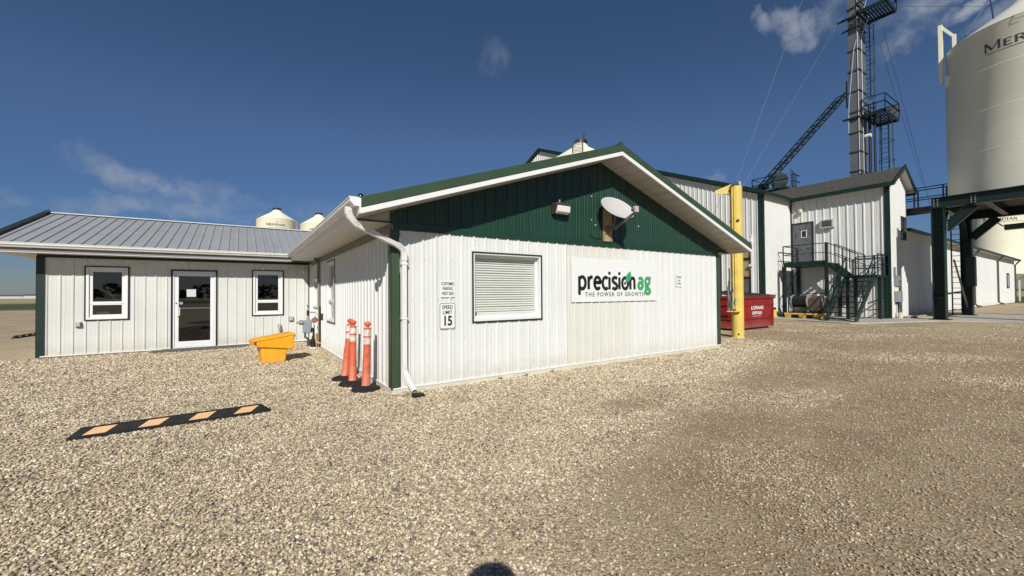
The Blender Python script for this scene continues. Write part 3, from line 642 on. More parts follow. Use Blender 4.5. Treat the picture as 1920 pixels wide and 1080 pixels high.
# vent stub on the ridge, gutter camera, hanging roof-edge wire, screws
part('ridge_vent', BLACK, office, lambda b: b.tube([(XR, 5.60, ZR), (XR, 5.60, ZR + .05), (XR + .03, 5.60, ZR + .07)], .03, 8))
sc = MB()
def screw(T, u, z): sc.add([T(u + .007 * math.cos(a), .004, z + .007 * math.sin(a)) for a in [k * math.pi / 3 for k in range(6)]] + [T(u, .010, z)], [(i, (i + 1) % 6, 6) for i in range(6)])
u = X0 + .3
while u < X1 - .2:
    for z in (.14, .78, 1.42, 2.05, 2.42):
        if not (WIN[0] - .05 < u < WIN[1] + .05 and WIN[2] - .05 < z < WIN[3] + .05): screw(F, u + rnd.uniform(-.01, .01), z + rnd.uniform(-.01, .01))
    u += .2286
sc.build('screw_heads', mat('screw_grey', (.30, .30, .29), .5), office, kind='stuff')
sc = MB(); u = X0 + .3
while u < X1 - .3:
    for z in (2.66, 3.15, 3.7):
        if z < rake(u) - .35: screw(F, u + .04, z)
    u += .2286
sc.build('gable_screw_heads', TRIM, office, kind='stuff')
for (u, z) in ((6.08, 3.52), (6.07, 3.03), (6.19, 2.93), (7.55, 3.02)): part('bolt_cap', PRINTW, office, lambda b: b.tube([F(u, 0, z), F(u, .02, z)], .012, 8))

# camera dome on the gutter corner
cm = MB(); cm.tube([(1.33, 5.60, 2.775), (1.33, 5.60, 2.80)], .045, 12); cm.lathe([(0.0, .05), (.025, .045), (.04, .02), (.042, 0)], (1.33, 5.60, 2.80), 14)
tag(recenter(cm.build('security_camera', mat('black_plastic', (.015, .015, .016), .2, var=.05), None)), 'small black dome camera perched on the front end of the white gutter', 'camera')

# flood light
fl = root('flood_light', (5.17, YF - .02, 3.03), 'bronze wall pack flood light on the green gable left of the dish', 'light')
def fbody(b): b.prism([(0, .20), (.14, .20), (.17, .15), (.10, -.02), (0, -.02)], lambda u, d, z: (5.0 + d, YF - .02 - u, 3.05 + z), 0, .36)
part('housing', mat('bronze_housing', (.055, .045, .04), .45), fl, fbody, bevel=.008)
part('lens', LENS, fl, lambda b: b.prism([(.11, .155), (.178, .135), (.168, .02), (.10, -.018), (.09, .0)], lambda u, d, z: (5.0 + d, YF - .02 - u, 3.05 + z), .02, .34), bevel=.02)
part('conduit', GREYM, fl, lambda b: b.tube([(5.18, YF - .05, 3.25), (5.18, YF - .05, 3.33)], .02, 8))

# satellite dish on its plank
di = root('satellite_dish', (6.5, YF - .03, 2.6), 'off-white satellite dish on a short wooden plank against the green gable', 'satellite dish')
boxp('mount_plank', WOOD, di, 6.38, 6.64, YF - .065, YF - .022, 2.60, 3.28, bevel=.004)
cdish = Vector((6.505, 5.80, 3.26)); nd = Vector((-.06, -.80, .62)).normalized()
e1 = nd.cross(Vector((0, 0, 1))).normalized(); e2 = e1.cross(nd).normalized()
if e2.z < 0: e2 = -e2
def dish(b):
    rings, seg = 7, 40; vs = []
    for side in (0, 1):
        for i in range(rings + 1):
            r = i / rings
            for k in range(seg):
                a = 2 * math.pi * k / seg; p = cdish + e1 * (.42 * r * math.cos(a)) + e2 * (.32 * r * math.sin(a)) + nd * (.075 * r * r - .05 - .006 * side)
                vs.append(p)
    f = []
    m = (rings + 1) * seg
    for side in (0, 1):
        o = side * m
        for i in range(rings):
            for k in range(seg): f.append((o + i * seg + k, o + i * seg + (k + 1) % seg, o + (i + 1) * seg + (k + 1) % seg, o + (i + 1) * seg + k))
    for k in range(seg): f.append((rings * seg + k, rings * seg + (k + 1) % seg, m + rings * seg + (k + 1) % seg, m + rings * seg + k))
    b.add(vs, f, True)
part('reflector', DISHM, di, dish)
lnb = Vector((6.56, 5.36, 3.16)); foot = Vector((6.50, 6.02, 2.80))
ARM = mat('dish_arm_grey', (.13, .12, .11), .5)
part('feed_arm', ARM, di, lambda b: b.bar(foot + Vector((.02, -.1, .05)), lnb - Vector((0, 0, .04)), .035, .045))
part('mast', ARM, di, lambda b: b.tube([foot, foot + Vector((0, -.12, .10)), cdish - nd * .07], .024, 8))
part('mast', ARM, di, lambda b: b.tube([(6.45, YF - .07, 2.86), (6.5, YF - .15, 2.92)], .035, 8))
part('feed_horn', mat('feed_grey', (.45, .42, .40), .5), di, lambda b: (b.box(lnb.x - .05, lnb.x + .05, lnb.y - .03, lnb.y + .05, lnb.z - .05, lnb.z + .07)), bevel=.01)
part('feed_cap', BLACK, di, lambda b: b.tube([lnb + Vector((-.05, .02, .0)), lnb + Vector((-.085, .05, .0))], .035, 12))
part('cable', BLACK, di, lambda b: b.tube([foot, (6.42, YF - .07, 2.75), (6.33, YF - .03, 2.66), (6.1, YF - .03, 2.66), (6.03, YF - .03, 2.72)], .007, 6))

# ------------------------------------------------------------------ signs on the front wall
sg = root('company_sign', (6.83, YF - .02, 1.77), 'large white precision ag sign with green leaf on the front wall', 'sign')
U0, U1, Z0, Z1 = 5.49, 8.16, 1.325, 2.225
slab(MB(), F, U0, U1, Z0, Z1, .020, .034).build('sign_board', SIGNW, sg, bevel=.002)
# lettering by strokes so that its weight matches
def stroke_text(parent, name, m, T, glyphs, u, z, sx, sz, wt, d=.036, ext=.0012, gap=None):
    b = MB(); x = u; d0_ = d
    for g in glyphs:
        for pl in g['s']:
            d += .00013
            closed = pl[0] == 'c'; pts = pl[1:] if closed else pl
            pts = [Vector((x + px_ * sx, z + pz * sz)) for px_, pz in pts]; n = len(pts); w2_ = wt / 2
            Lp, Rp = [], []
            for i in range(n):
                a = pts[(i - 1) % n] if (closed or i > 0) else pts[i]; c = pts[(i + 1) % n] if (closed or i < n - 1) else pts[i]
                t = (c - a).normalized(); nr = Vector((-t.y, t.x))
                p1 = (pts[i] - a); p2 = (c - pts[i]); k = 1.0
                if p1.length > 1e-6 and p2.length > 1e-6:
                    cs = max(.35, math.sqrt(max(0, (1 + p1.normalized().dot(p2.normalized())) / 2))); k = 1 / cs
                Lp.append(pts[i] + nr * w2_ * k); Rp.append(pts[i] - nr * w2_ * k)
            rng = range(n) if closed else range(n - 1)
            for i in rng:
                j = (i + 1) % n; q = [Lp[i], Lp[j], Rp[j], Rp[i]]
                b.add([T(p.x, d + ext, p.y) for p in q] + [T(p.x, d, p.y) for p in q], [(0, 1, 2, 3), (0, 4, 5, 1), (2, 6, 7, 3), (1, 5, 6, 2), (3, 7, 4, 0)])
        for (cx_, cz_, rx, rz) in g.get('d', []):
            n = 18; b.add([T(x + (cx_ + rx * math.cos(2 * math.pi * i / n)) * sx, d + ext, z + (cz_ + rz * math.sin(2 * math.pi * i / n)) * sz) for i in range(n)], [tuple(range(n))])
        x += g['w'] * sx
    return b.build(name, m, parent)
def arc(cx_, cz_, rx, rz, a0, a1, n=16): return [(cx_ + rx * math.cos(R(a0 + (a1 - a0) * i / n)), cz_ + rz * math.sin(R(a0 + (a1 - a0) * i / n))) for i in range(n + 1)]
g_p = dict(w=.98, s=[[(.12, 1.0), (.12, -.42)], [(.12, .80)] + arc(.42, .5, .34, .46, 120, -120) + [(.12, .20)]])
g_r = dict(w=.62, s=[[(.12, 1.0), (.12, 0)], [(.12, .62), (.2, .84), (.36, .95), (.56, .93)]])
g_e = dict(w=.93, s=[[(.14, .54), (.80, .54)] + arc(.47, .5, .34, .46, 6, 318, 22)])
g_c = dict(w=.78, s=[arc(.46, .5, .34, .46, 48, 312, 20)])
g_i = dict(w=.36, s=[[(.12, .98), (.12, 0)]], d=[(.12, 1.30, .15, .135)])
g_s = dict(w=.82, s=[[(.66, .86), (.52, .95), (.36, .96), (.2, .9), (.13, .75), (.2, .61), (.38, .51), (.55, .42), (.66, .28), (.6, .11), (.42, .03), (.25, .05), (.1, .14)]])
g_o = dict(w=.99, s=[['c'] + arc(.46, .5, .36, .46, 0, 345, 22)], d=[(.44, .50, .12, .125)])
g_n = dict(w=.86, s=[[(.12, 1.0), (.12, 0)], [(.12, .70), (.2, .86), (.36, .95), (.52, .93), (.62, .80), (.64, .62), (.64, 0)]])
UX = lambda px_: 5.501 + (px_ - 1071) * 2.655 / 157.5          # sign metre from photo pixel, roughly
lh = .265; zb_ = 1.585
stroke_text(sg, 'wordmark', PRINTB, F, [g_p, g_r, g_e, g_c, g_i, g_s, g_i, g_o, g_n], 5.665, zb_, .262, lh, .072)
g_a = dict(w=.90, s=[[(.16, .86), (.36, .96), (.56, .92), (.66, .74), (.66, .12), (.70, .05)], ['c'] + arc(.40, .30, .26, .26, 0, 340, 18)])
g_g = dict(w=.9, s=[['c'] + arc(.40, .68, .27, .29, 0, 340, 18), [(.56, .90), (.70, .96), (.84, .98)], [(.24, .42), (.16, .28), (.26, .14), (.5, .08), (.70, -.04)], ['c'] + arc(.42, -.20, .30, .21, 0, 340, 18)])
stroke_text(sg, 'ag_outline', PRINTD, F, [g_a, g_g], 7.465, zb_ + .005, .27, lh * .98, .074, d=.0352)
stroke_text(sg, 'ag_letters', PRINTG, F, [g_a, g_g], 7.465, zb_ + .005, .27, lh * .98, .054, d=.0372)
def leafp(scale, cu, cz): 
    pts = []
    for i in range(21):
        t = i / 20; pts.append((t, .26 * math.sin(math.pi * t ** .8)))
    for i in range(19, 0, -1):
        t = i / 20; pts.append((t, -.30 * math.sin(math.pi * t ** 1.1)))
    ca, sa = math.cos(R(62)), math.sin(R(62)); return [(cu + scale * (a * ca - b_ * sa), cz + scale * (a * sa + b_ * ca)) for a, b_ in pts]
def flat(parent, nm, m, pts, d): b = MB(); n = len(pts); b.add([F(u, d, z) for u, z in pts], [tuple(range(n))]); return b.build(nm, m, parent)
flat(sg, 'leaf_outline', PRINTD, leafp(.295, 7.095, 1.725), .0392); flat(sg, 'leaf', PRINTG, leafp(.262, 7.103, 1.737), .0404)
flat(sg, 'leaf_vein', PRINTD, [(7.135, 1.795), (7.145, 1.79), (7.20, 1.89), (7.193, 1.895)], .0412)
text('tagline', 'THE POWER OF GROWTH', F, 6.78, 1.475, .122, PRINTS, sg, d=.034, off=.0028, sx=1.0, space=1.36)

def small_sign(name, u0, u1, z0, z1, label, lines, border=False, parent_extra=None):
    s_ = root(name, ((u0 + u1) / 2, YF - .03, z0), label, 'sign')
    b = MB(); rr_ = .03 if border else .008; pts = []
    for cx_, cz_, a in ((u1 - rr_, z1 - rr_, 0), (u0 + rr_, z1 - rr_, 90), (u0 + rr_, z0 + rr_, 180), (u1 - rr_, z0 + rr_, 270)):
        pts += [(cx_ + rr_ * math.cos(R(a + 22.5 * i)), cz_ + rr_ * math.sin(R(a + 22.5 * i))) for i in range(5)]
    b.prism(pts, F, .020, .0235); b.build('sign_plate', SIGNW, s_)
    if border:
        uc, zc = (u0 + u1) / 2, (z0 + z1) / 2; b = MB(); n = len(pts)
        o1 = [(uc + (a - uc) * .965, zc + (c - zc) * .975) for a, c in pts]; o2 = [(uc + (a - uc) * .91, zc + (c - zc) * .94) for a, c in pts]
        b.add([F(a, .0245, c) for a, c in o1] + [F(a, .0245, c) for a, c in o2], [(i, (i + 1) % n, (i + 1) % n + n, i + n) for i in range(n)]); b.build('border_line', PRINTB, s_)
    for (body, z, size, sx, off) in lines: text('lettering', body, F, (u0 + u1) / 2, z, size, PRINTB, s_, d=.0238, ext=.0006, sx=sx, off=off)
    return s_
small_sign('parking_sign', 2.685, 2.935, 1.455, 1.735, 'small white sign reading customer parking west side, above the speed limit sign', [('CUSTOMER', 1.672, .072, .60, .0015), ('PARKING', 1.594, .072, .60, .0015), ('WEST SIDE', 1.514, .072, .60, .0015)])
small_sign('speed_limit_sign', 2.665, 2.948, .94, 1.365, 'white speed limit 15 sign with black border and rounded corners', [('SPEED', 1.292, .082, .86, .0015), ('LIMIT', 1.207, .082, .86, .0015), ('15', 1.065, .215, .80, .007)], border=True)
ts = small_sign('trucking_sign', 8.92, 9.165, 1.65, 1.955, 'tiny white trucking lane sign with arrow near the right corner', [('TRUCKING', 1.885, .060, .62, .001), ('LANE', 1.80, .062, .62, .001)])
flat(ts, 'arrow', PRINTB, [(8.965, 1.725), (9.0, 1.75), (9.0, 1.735), (9.085, 1.735), (9.085, 1.75), (9.12, 1.725), (9.085, 1.70), (9.085, 1.715), (9.0, 1.715), (9.0, 1.70)], .0246)

# ------------------------------------------------------------------ annex on the left
AX0, AX1, YA = -4.13, X0 - .02, 14.8
annex = root('office_annex', ((AX0 + AX1) / 2, YA + 3, 0), 'low white annex with grey steel roof, glass door and two windows', 'building')
A = front(YA); KINK = 1e9
wa = (-3.31, -2.475, .90, 2.295); wb_ = (.315, 1.145, .895, 2.285); dr_ = (-1.60, -.56, .03, 2.245)
siding(annex, ANNEXW, A, AX0 + .1, AX1, .06, 2.51, holes=[wa, wb_, dr_], phase=-3.98, start=-3.98, minor=2, h=.019, mh=.002)
c = MB(); c.box(AX0 - .03, AX0 + .115, YA - .03, YA - .024, .0, 2.51); c.box(AX0 - .03, AX0 - .024, YA - .03, YA + .1, .0, 2.51); c.build('corner_trim', DGREEN, annex)
slab(MB(), A, AX1 - .03, AX1, .06, 2.5, 0, .03).build('inner_corner_trim', BLACK, annex)
slab(MB(), A, AX0 - .02, AX1, 2.495, 2.567, 0, .03).build('shadowed_frieze_trim', BLACK, annex)  # trim band drawn black, the shadow under the eave put into its colour
slab(MB(), A, AX0 + .05, dr_[0], .03, .058, 0, .045).build('base_flashing', WTRIM, annex); slab(MB(), A, dr_[1], AX1, .035, .06, 0, .04).build('base_flashing', WTRIM, annex)
MB().box(AX0, AX0 + .02, YA, 21.0, 0, 2.55).build('west_wall', ANNEXW, annex); MB().box(AX0, AX1, 21, 21.02, 0, 2.55).build('back_wall', ANNEXW, annex)
slab(MB(), A, AX0 + .02, AX1, -.02, .05, -.2, -.001).build('foundation', CONC, annex)
window(annex, A, *wa, split=1.335, fr=.1, sub=.065)
window(annex, A, *wb_, split=1.33, fr=.1, sub=.065)
# the glass door
d_ = MB(); frame_rect(d_, A, dr_[0] + .025, dr_[1] - .025, .04, dr_[3] - .03, .045, -.06, .012, wb=.03); df = d_.build('door', WTRIM, annex, bevel=.004)
t = MB()
for a in ((dr_[0] - .01, dr_[0] + .03, .03, dr_[3] - .02), (dr_[1] - .03, dr_[1] + .01, .03, dr_[3] - .02), (dr_[0] - .01, dr_[1] + .01, dr_[3] - .02, dr_[3] + .012)): slab(t, A, *a, -.01, .028)
t.build('trim', BLACK, df)
d_ = MB(); frame_rect(d_, A, dr_[0] + .075, dr_[1] - .075, .075, dr_[3] - .08, .085, -.05, -.005, wb=.15); d_.build('door_leaf', WTRIM, df, bevel=.004)
a0, a1, b0, b1 = dr_[0] + .16, dr_[1] - .16, .225, dr_[3] - .165
MB().quad(*[A(u, -.03, z) for u, z in ((a0, b0), (a1, b0), (a1, b1), (a0, b1))]).build('pane', GLASSD, df)
slab(MB(), A, a0, a1, 1.155, 1.172, -.028, -.012).build('push_bar', CHROME, df)
part('door_handle', WTRIM, df, lambda b: b.tube([A(a0 - .03, 0, 1.20), A(a0 - .02, .05, 1.20), A(a0 + .03, .06, 1.17), A(a0 + .03, .06, .98), A(a0 - .02, .05, .95), A(a0 - .03, 0, .95)], .013, 8))
part('lock', BLACK, df, lambda b: b.tube([A(a0 - .055, -.006, 1.31), A(a0 - .055, .008, 1.31)], .017, 10))
slab(MB(), A, -1.265, -1.055, 1.49, 1.70, -.029, -.026).build('paper_notice', PAPER, df)
b = MB(); b.add([A(a0 + .05 + .045 * math.cos(R(i * 22.5)), -.028, 1.31 + .04 * math.sin(R(i * 22.5))) for i in range(16)], [tuple(range(16))]); b.build('round_sticker', mat('pale_blue_sticker', (.25, .35, .6), .4), df)
slab(MB(), A, dr_[0], dr_[1], .03, dr_[3], -.9, -.88).build('dark_interior', DARK, df)
# things leaning inside the window
boxp('window_card', PAPER, annex, -3.12, -2.87, YA + .10, YA + .105, 1.02, 1.11); boxp('window_card', mat('dim_card', (.25, .27, .28), .6), annex, -2.97, -2.62, YA + .12, YA + .125, 1.40, 1.58)
# soffit, fascia, gutter and roof
YE = 14.2; zs = 2.568; RY, RZ, AS = 17.93, 4.04, .333
for k in range(24):
    x = -4.78 + k * .27
    if x < 1.3: MB().box(x + .003, min(x + .267, 1.32), YE, YA - .001, zs, zs + .012).build('eave_soffit_board', SOFFITW, annex)
MB().box(-4.78, 1.32, YE, YA, zs + .014, zs + .03).build('eave_soffit_backing', BLACK, annex)
MB().box(-4.78, EX0, YE - .02, YE, zs - .004, 2.77).build('eave_fascia', mat('shade_grey_fascia', (.20, .20, .20), .45, var=.05), annex)  # fascia coloured dark grey to stand in for its shade under the gutter
g = MB(); n = len(gprof); x0_, x1_ = -4.8, EX0 - .1
g.add([(xx, YE - .02 + a, 2.668 + c0) for xx in (x0_, x1_) for a, c0 in gprof], [tuple(range(n)), tuple(range(n, 2 * n))] + [(i, i + 1, i + 1 + n, i + n) for i in range(n - 1)]); g.build('gutter', GUTTER, annex)
MB().box(-4.8, EX0, YE - .035, YE + .02, 2.556, 2.566).build('drip_edge', WTRIM, annex)
ra = math.atan(AS)
def roofT(u, d, z):   # z runs up the slope from the eave
    return (u, YE - .03 + z * math.cos(ra) - d * math.sin(ra), 2.785 + z * math.sin(ra) + d * math.cos(ra))
slen = (RY - YE + .03) / math.cos(ra)
siding(annex, ROOFG, roofT, -4.76, 5.0, 0, slen, pitch=.2286, phase=-4.40 + .0, start=-4.74, minor=0, h=.022, name='roof_panel', w=.05, top=.02)
MB().add([(-4.76, RY, RZ), (5.0, RY, RZ), (5.0, 21.7, RZ - 1.25), (-4.76, 21.7, RZ - 1.25)], [(0, 1, 2, 3)]).build('back_roof', ROOFG, annex)
b = MB(); b.add([(-4.79, RY - .13, RZ - .005), (5, RY - .13, RZ - .005), (5, RY, RZ + .045), (-4.79, RY, RZ + .045), (5, RY + .13, RZ), (-4.79, RY + .13, RZ)], [(0, 1, 2, 3), (3, 2, 4, 5)]); b.build('ridge_cap', WTRIM, annex)
b = MB(); b.bar((-4.79, YE - .03, 2.80), (-4.79, RY, RZ + .02), .04, .17); b.bar((-4.79, RY, RZ + .02), (-4.79, 21.7, RZ - 1.24), .04, .17); b.build('rake_trim', DGREEN, annex)
MB().box(-4.76, AX0, YA, 21.5, zs + .0, zs + .01).build('side_soffit', SOFFITW, annex)

# dark ramp mat at the door
mt = MB(); mt.add([(-1.85, 14.1, .004), (-.05, 14.12, .004), (.25, 14.5, .02), (.2, 14.76, .045), (-1.75, 14.76, .045), (-2.0, 14.4, .02), (-1.4, 14.45, .035), (-.3, 14.5, .035)], [(0, 1, 7, 6), (1, 2, 7), (2, 3, 7), (3, 4, 6, 7), (4, 5, 6), (5, 0, 6)])
tag(recenter(mt.build('door_mat', MATDK, None)), 'flat dark worn mat on the gravel below the glass door', 'mat')

# little vents and outlets on the annex wall
def vent(u, z, s_, label, kind='outlet_box'):
    r_ = root(kind, (u, YA - .03, z), label, 'outlet box')
    slab(MB(), A, u - .055 * s_, u + .055 * s_, z - .07 * s_, z + .07 * s_, .0, .05).build('box', GREYM, r_, bevel=.008)
    part('cover', mat('outlet_cover', (.42, .44, .42), .5), r_, lambda b: b.prism([(u - .045 * s_, z + .06 * s_), (u + .045 * s_, z + .06 * s_), (u + .045 * s_, z - .05 * s_), (u - .045 * s_, z - .05 * s_)], A, .05, .085), bevel=.012)
vent(-3.42, .80, 1.0, 'grey covered outlet low on the annex wall under the left window')
vent(1.36, .76, 1.1, 'grey covered outlet on the annex wall right of the right window')
pv = root('vent_pipe', (1.04, YA - .08, .35), 'short grey elbow vent on the annex wall behind the yellow bin', 'vent')
part('pipe', GREYM, pv, lambda b: b.tube([(1.04, YA - .0, .55), (1.04, YA - .07, .55), (1.04, YA - .09, .50), (1.04, YA - .09, .38)], .035, 12))
part('flange', GREYM, pv, lambda b: b.tube([(1.04, YA - .005, .55), (1.04, YA - .03, .55)], .055, 12))

# ------------------------------------------------------------------ gas meter and conduits in the inner corner
gmr = root('gas_meter', (1.62, 13.5, 0), 'grey gas meter with regulator and black pipes in the inner corner of the office', 'gas meter')
boxp('meter_body', GREYP, gmr, 1.56, 1.80, 13.5, 13.68, .38, .76, bevel=.03)
part('regulator', GREYM, gmr, lambda b: (b.tube([(1.46, 13.55, .70), (1.56, 13.55, .70)], .075, 14), b.tube([(1.44, 13.55, .70), (1.40, 13.55, .70)], .04, 12)))
part('riser_pipe', GREYM, gmr, lambda b: b.tube([(1.70, 13.58, .76), (1.70, 13.58, .92), (1.70, 13.58, 1.10)], [.05, .035, .03], 10))
part('valve', BLACK, gmr, lambda b: (b.tube([(1.70, 13.58, .90), (1.70, 13.58, 1.05)], .042, 10), b.bar((1.70, 13.58, 1.14), (1.66, 13.5, 1.22), .02, .012)))
part('inlet_pipe', mat('dark_pipe', (.055, .06, .05), .5), gmr, lambda b: b.tube([(1.62, 13.58, .38), (1.62, 13.58, .26), (1.70, 13.56, .2), (1.74, 13.55, .12), (1.74, 13.55, 0)], .03, 10))
part('inlet_sleeve', mat('dark_teal_sleeve', (.05, .08, .075), .5), gmr, lambda b: b.tube([(1.70, 13.5, .2), (1.70, 13.5, -.0)], .045, 10))
part('outlet_pipe', GREYM, gmr, lambda b: b.tube([(1.71, 13.58, 1.0), (1.86, 13.30, 1.0)], .018, 8))
part('outlet_pipe', BRASS, gmr, lambda b: b.tube([(1.80, 12.75, .42), (1.80, 12.75, .20), (1.81, 12.6, .17), (1.88, 12.45, .17)], .025, 8))
part('black_hose', BLACK, gmr, lambda b: b.tube([(1.74, 13.2, .45), (1.74, 13.1, .55), (1.76, 12.95, .54), (1.76, 12.95, .35), (1.75, 12.98, .2), (1.74, 12.95, .08)], .028, 8))
part('black_canister', BLACK, gmr, lambda b: b.tube([(1.74, 12.85, 0.02), (1.74, 12.85, .26)], .07, 12))
part('flange_disc', REDM, gmr, lambda b: b.tube([(1.78, 12.82, .80), (1.74, 12.66, .80)], .08, 14))
part('base_ring', PRINTW, gmr, lambda b: b.lathe([(.07, 0), (.11, 0), (.11, .04), (.075, .04)], (1.74, 12.80, 0), 14))
cd = root('corner_conduit', (1.86, 12.6, 0), 'tall grey conduit and dark pipe running up the office wall beside the gas meter', 'pipe')
part('conduit', mat('olive_conduit', (.20, .21, .15), .5), cd, lambda b: b.tube([(1.85, 12.62, .2), (1.85, 12.62, 2.5)], .024, 8))
part('pipe', BLACK, cd, lambda b: b.tube([(1.875, 12.56, .05), (1.875, 12.56, 1.2)], .024, 8))
part('pipe', mat('dark_downpipe', (.05, .05, .045), .5), cd, lambda b: (b.tube([(1.86, 12.72, 1.9), (1.86, 12.72, 2.45), (1.80, 12.9, 2.56)], .035, 10)))
boxp('junction_box', BLACK, cd, 1.86, 1.90, 12.22, 12.34, .82, 1.0)

# ------------------------------------------------------------------ yellow grit bin
bn = root('grit_bin', (.60, 10.80, 0), 'yellow plastic grit bin with hinged sloping lid on the gravel by the annex', 'bin', rz=R(7))
def hexa(b, bot, top):  # two quads, bottom and top, counter clockwise
    return b.add(list(bot) + list(top), [(0, 1, 2, 3), (4, 5, 6, 7), (0, 1, 5, 4), (1, 2, 6, 5), (2, 3, 7, 6), (3, 0, 4, 7)])
HY = .29
part('tub', YELLOWB, bn, lambda b: hexa(b, [(-.22, -HY + .03, 0), (.23, -HY + .03, 0), (.23, HY - .03, 0), (-.22, HY - .03, 0)], [(-.25, -HY + .035, .40), (.29, -HY + .035, .33), (.29, HY - .02, .33), (-.25, HY - .02, .40)]), bevel=.03, local=True)
part('body', YELLOWB, bn, lambda b: hexa(b, [(-.315, -HY - .01, .375), (.40, -HY - .01, .275), (.40, HY + .01, .275), (-.315, HY + .01, .375)], [(-.34, -HY - .02, .505), (.42, -HY - .02, .615), (.42, HY + .02, .615), (-.34, HY + .02, .505)]), bevel=.025, local=True)
part('lid', YELLOWB, bn, lambda b: hexa(b, [(-.37, -HY - .035, .498), (.435, -HY - .035, .612), (.435, HY + .035, .612), (-.37, HY + .035, .498)], [(-.36, -HY - .025, .530), (.425, -HY - .025, .644), (.425, HY + .025, .644), (-.36, HY + .025, .530)]), bevel=.015, local=True)
for (xa, xb, ya, yb) in ((-.31, -.11, -.25, -.02), (-.06, .24, -.25, -.02), (-.31, -.11, .03, .25), (-.06, .24, .03, .25), (.29, .39, -.24, .24)):
    zf = lambda x: .530 + (x + .36) * .1452
    part('lid_panel', YELLOWB, bn, lambda b: hexa(b, [(xa, ya, zf(xa) - .002), (xb, ya, zf(xb) - .002), (xb, yb, zf(xb) - .002), (xa, yb, zf(xa) - .002)], [(xa + .012, ya + .012, zf(xa) + .011), (xb - .012, ya + .012, zf(xb) + .011), (xb - .012, yb - .012, zf(xb) + .011), (xa + .012, yb - .012, zf(xa) + .011)]), bevel=.004, local=True)
part('lid_tab', YELLOWB, bn, lambda b: hexa(b, [(-.40, -.24, .42), (-.375, -.24, .42), (-.375, .24, .42), (-.40, .24, .42)], [(-.405, -.27, .515), (-.365, -.27, .515), (-.365, .27, .515), (-.405, .27, .515)]), bevel=.008, local=True)
part('hinge', BLACK, bn, lambda b: b.box(.395, .418, -HY - .035, -HY - .022, .565, .60), local=True)
part('lid_leg', YELLOWB, bn, lambda b: b.box(.37, .405, -HY - .01, -HY + .02, .235, .30), local=True)

# ------------------------------------------------------------------ delineator posts
def delineator(x, y, lean, label, h=1.06, first=True):
    r_ = root('delineator_post', (x, y, 0), label, 'traffic post', 'orange delineator posts by the office corner')
    part('base', RUBBER, r_, lambda b: b.lathe([(0, 0), (.215, 0), (.225, .02), (.215, .045), (.12, .075), (.06, .085), (0, .085)], (0, 0, 0), 10, False), local=True, bevel=.006)
    Lx, Ly = lean; P = lambda z: (Lx * z, Ly * z, z * 1.035)
    part('tube', ORANGE, r_, lambda b: b.tube([P(.07), P(.09), P(.40), P(.75), P(.925)], [.078, .066, .060, .053, .050], 14), local=True)
    part('reflective_band', REFL, r_, lambda b: b.tube([P(.70), P(.80)], .0555, 14), local=True)
    part('reflective_band', REFL, r_, lambda b: b.tube([P(.825), P(.925)], .0545, 14), local=True)
    part('collar', ORANGE, r_, lambda b: b.tube([P(.925), P(.945)], .058, 14), local=True)
    part('collar', ORANGE, r_, lambda b: b.tube([P(.803), P(.822)], .0575, 14), local=True)
    part('handle', ORANGE, r_, lambda b: (b.tube([P(.945), P(.975)], [.03, .022], 10), b.tube([P(.97), P(.985), P(1.01), P(1.035), P(1.045)], [.02, .048, .055, .04, .012], 12)), local=True)
    return r_
delineator(1.655, 6.66, (.03, .0), 'orange delineator post nearest the camera, right of the other two')
delineator(1.57, 7.18, (.018, .03), 'middle orange delineator post, in front of the rearmost one')
delineator(1.55, 7.70, (.095, -.0), 'rearmost orange delineator post, half hidden behind the middle one')

# ------------------------------------------------------------------ parking stops
def parking_stop(x, y, rz, label, m=STRIPE, stripes=4):
    r_ = root('parking_stop', (x, y, 0), label, 'parking stop', 'rubber parking stops', rz=rz)
    def body(b):
        Lh = .915; pr = [(-.085, 0), (-.083, .036), (-.03, .105), (.03, .105), (.08, .03), (.08, 0)]
        n = len(pr); v = []
        for x_, k in ((-Lh, .25), (-Lh + .10, 1), (Lh - .10, 1), (Lh, .25)): v += [(x_, a, c * k) for a, c in pr]
        b.add(v, [tuple(range(n)), tuple(range(3 * n, 4 * n))] + [(j * n + i, j * n + (i + 1) % n, j * n + n + (i + 1) % n, j * n + n + i) for j in range(3) for i in range(n)])
    part('body', RUBBER, r_, body, bevel=.006, local=True)
    for k in range(stripes):
        c0 = -.66 + k * .44; s_ = .045; e = .002
        part('stripe', m, r_, lambda b: b.add([(c0 - .09 - s_, -.0781 - e, .0435), (c0 + .09 - s_, -.0781 - e, .0435), (c0 + .09 + s_, -.0340 - e, .1010), (c0 - .09 + s_, -.0340 - e, .1010)], [(0, 1, 2, 3)]), local=True)
    part('bolt', BLACK, r_, lambda b: b.tube([(.89, -.02, .02), (.93, -.02, .03)], .012, 8), local=True)
    return r_
parking_stop(-.59, 6.20, R(.6), 'near black rubber parking stop with four faded orange stripes lying on the gravel')
PALE = mat('bleached_stripe', (.58, .50, .44), .6)
parking_stop(-6.80, 23.45, R(85), 'far dark parking stop with pale end just left of the annex corner', PALE)
parking_stop(-7.32, 21.2, R(86), 'far dark parking stop cut off by the left edge of the photo', PALE)

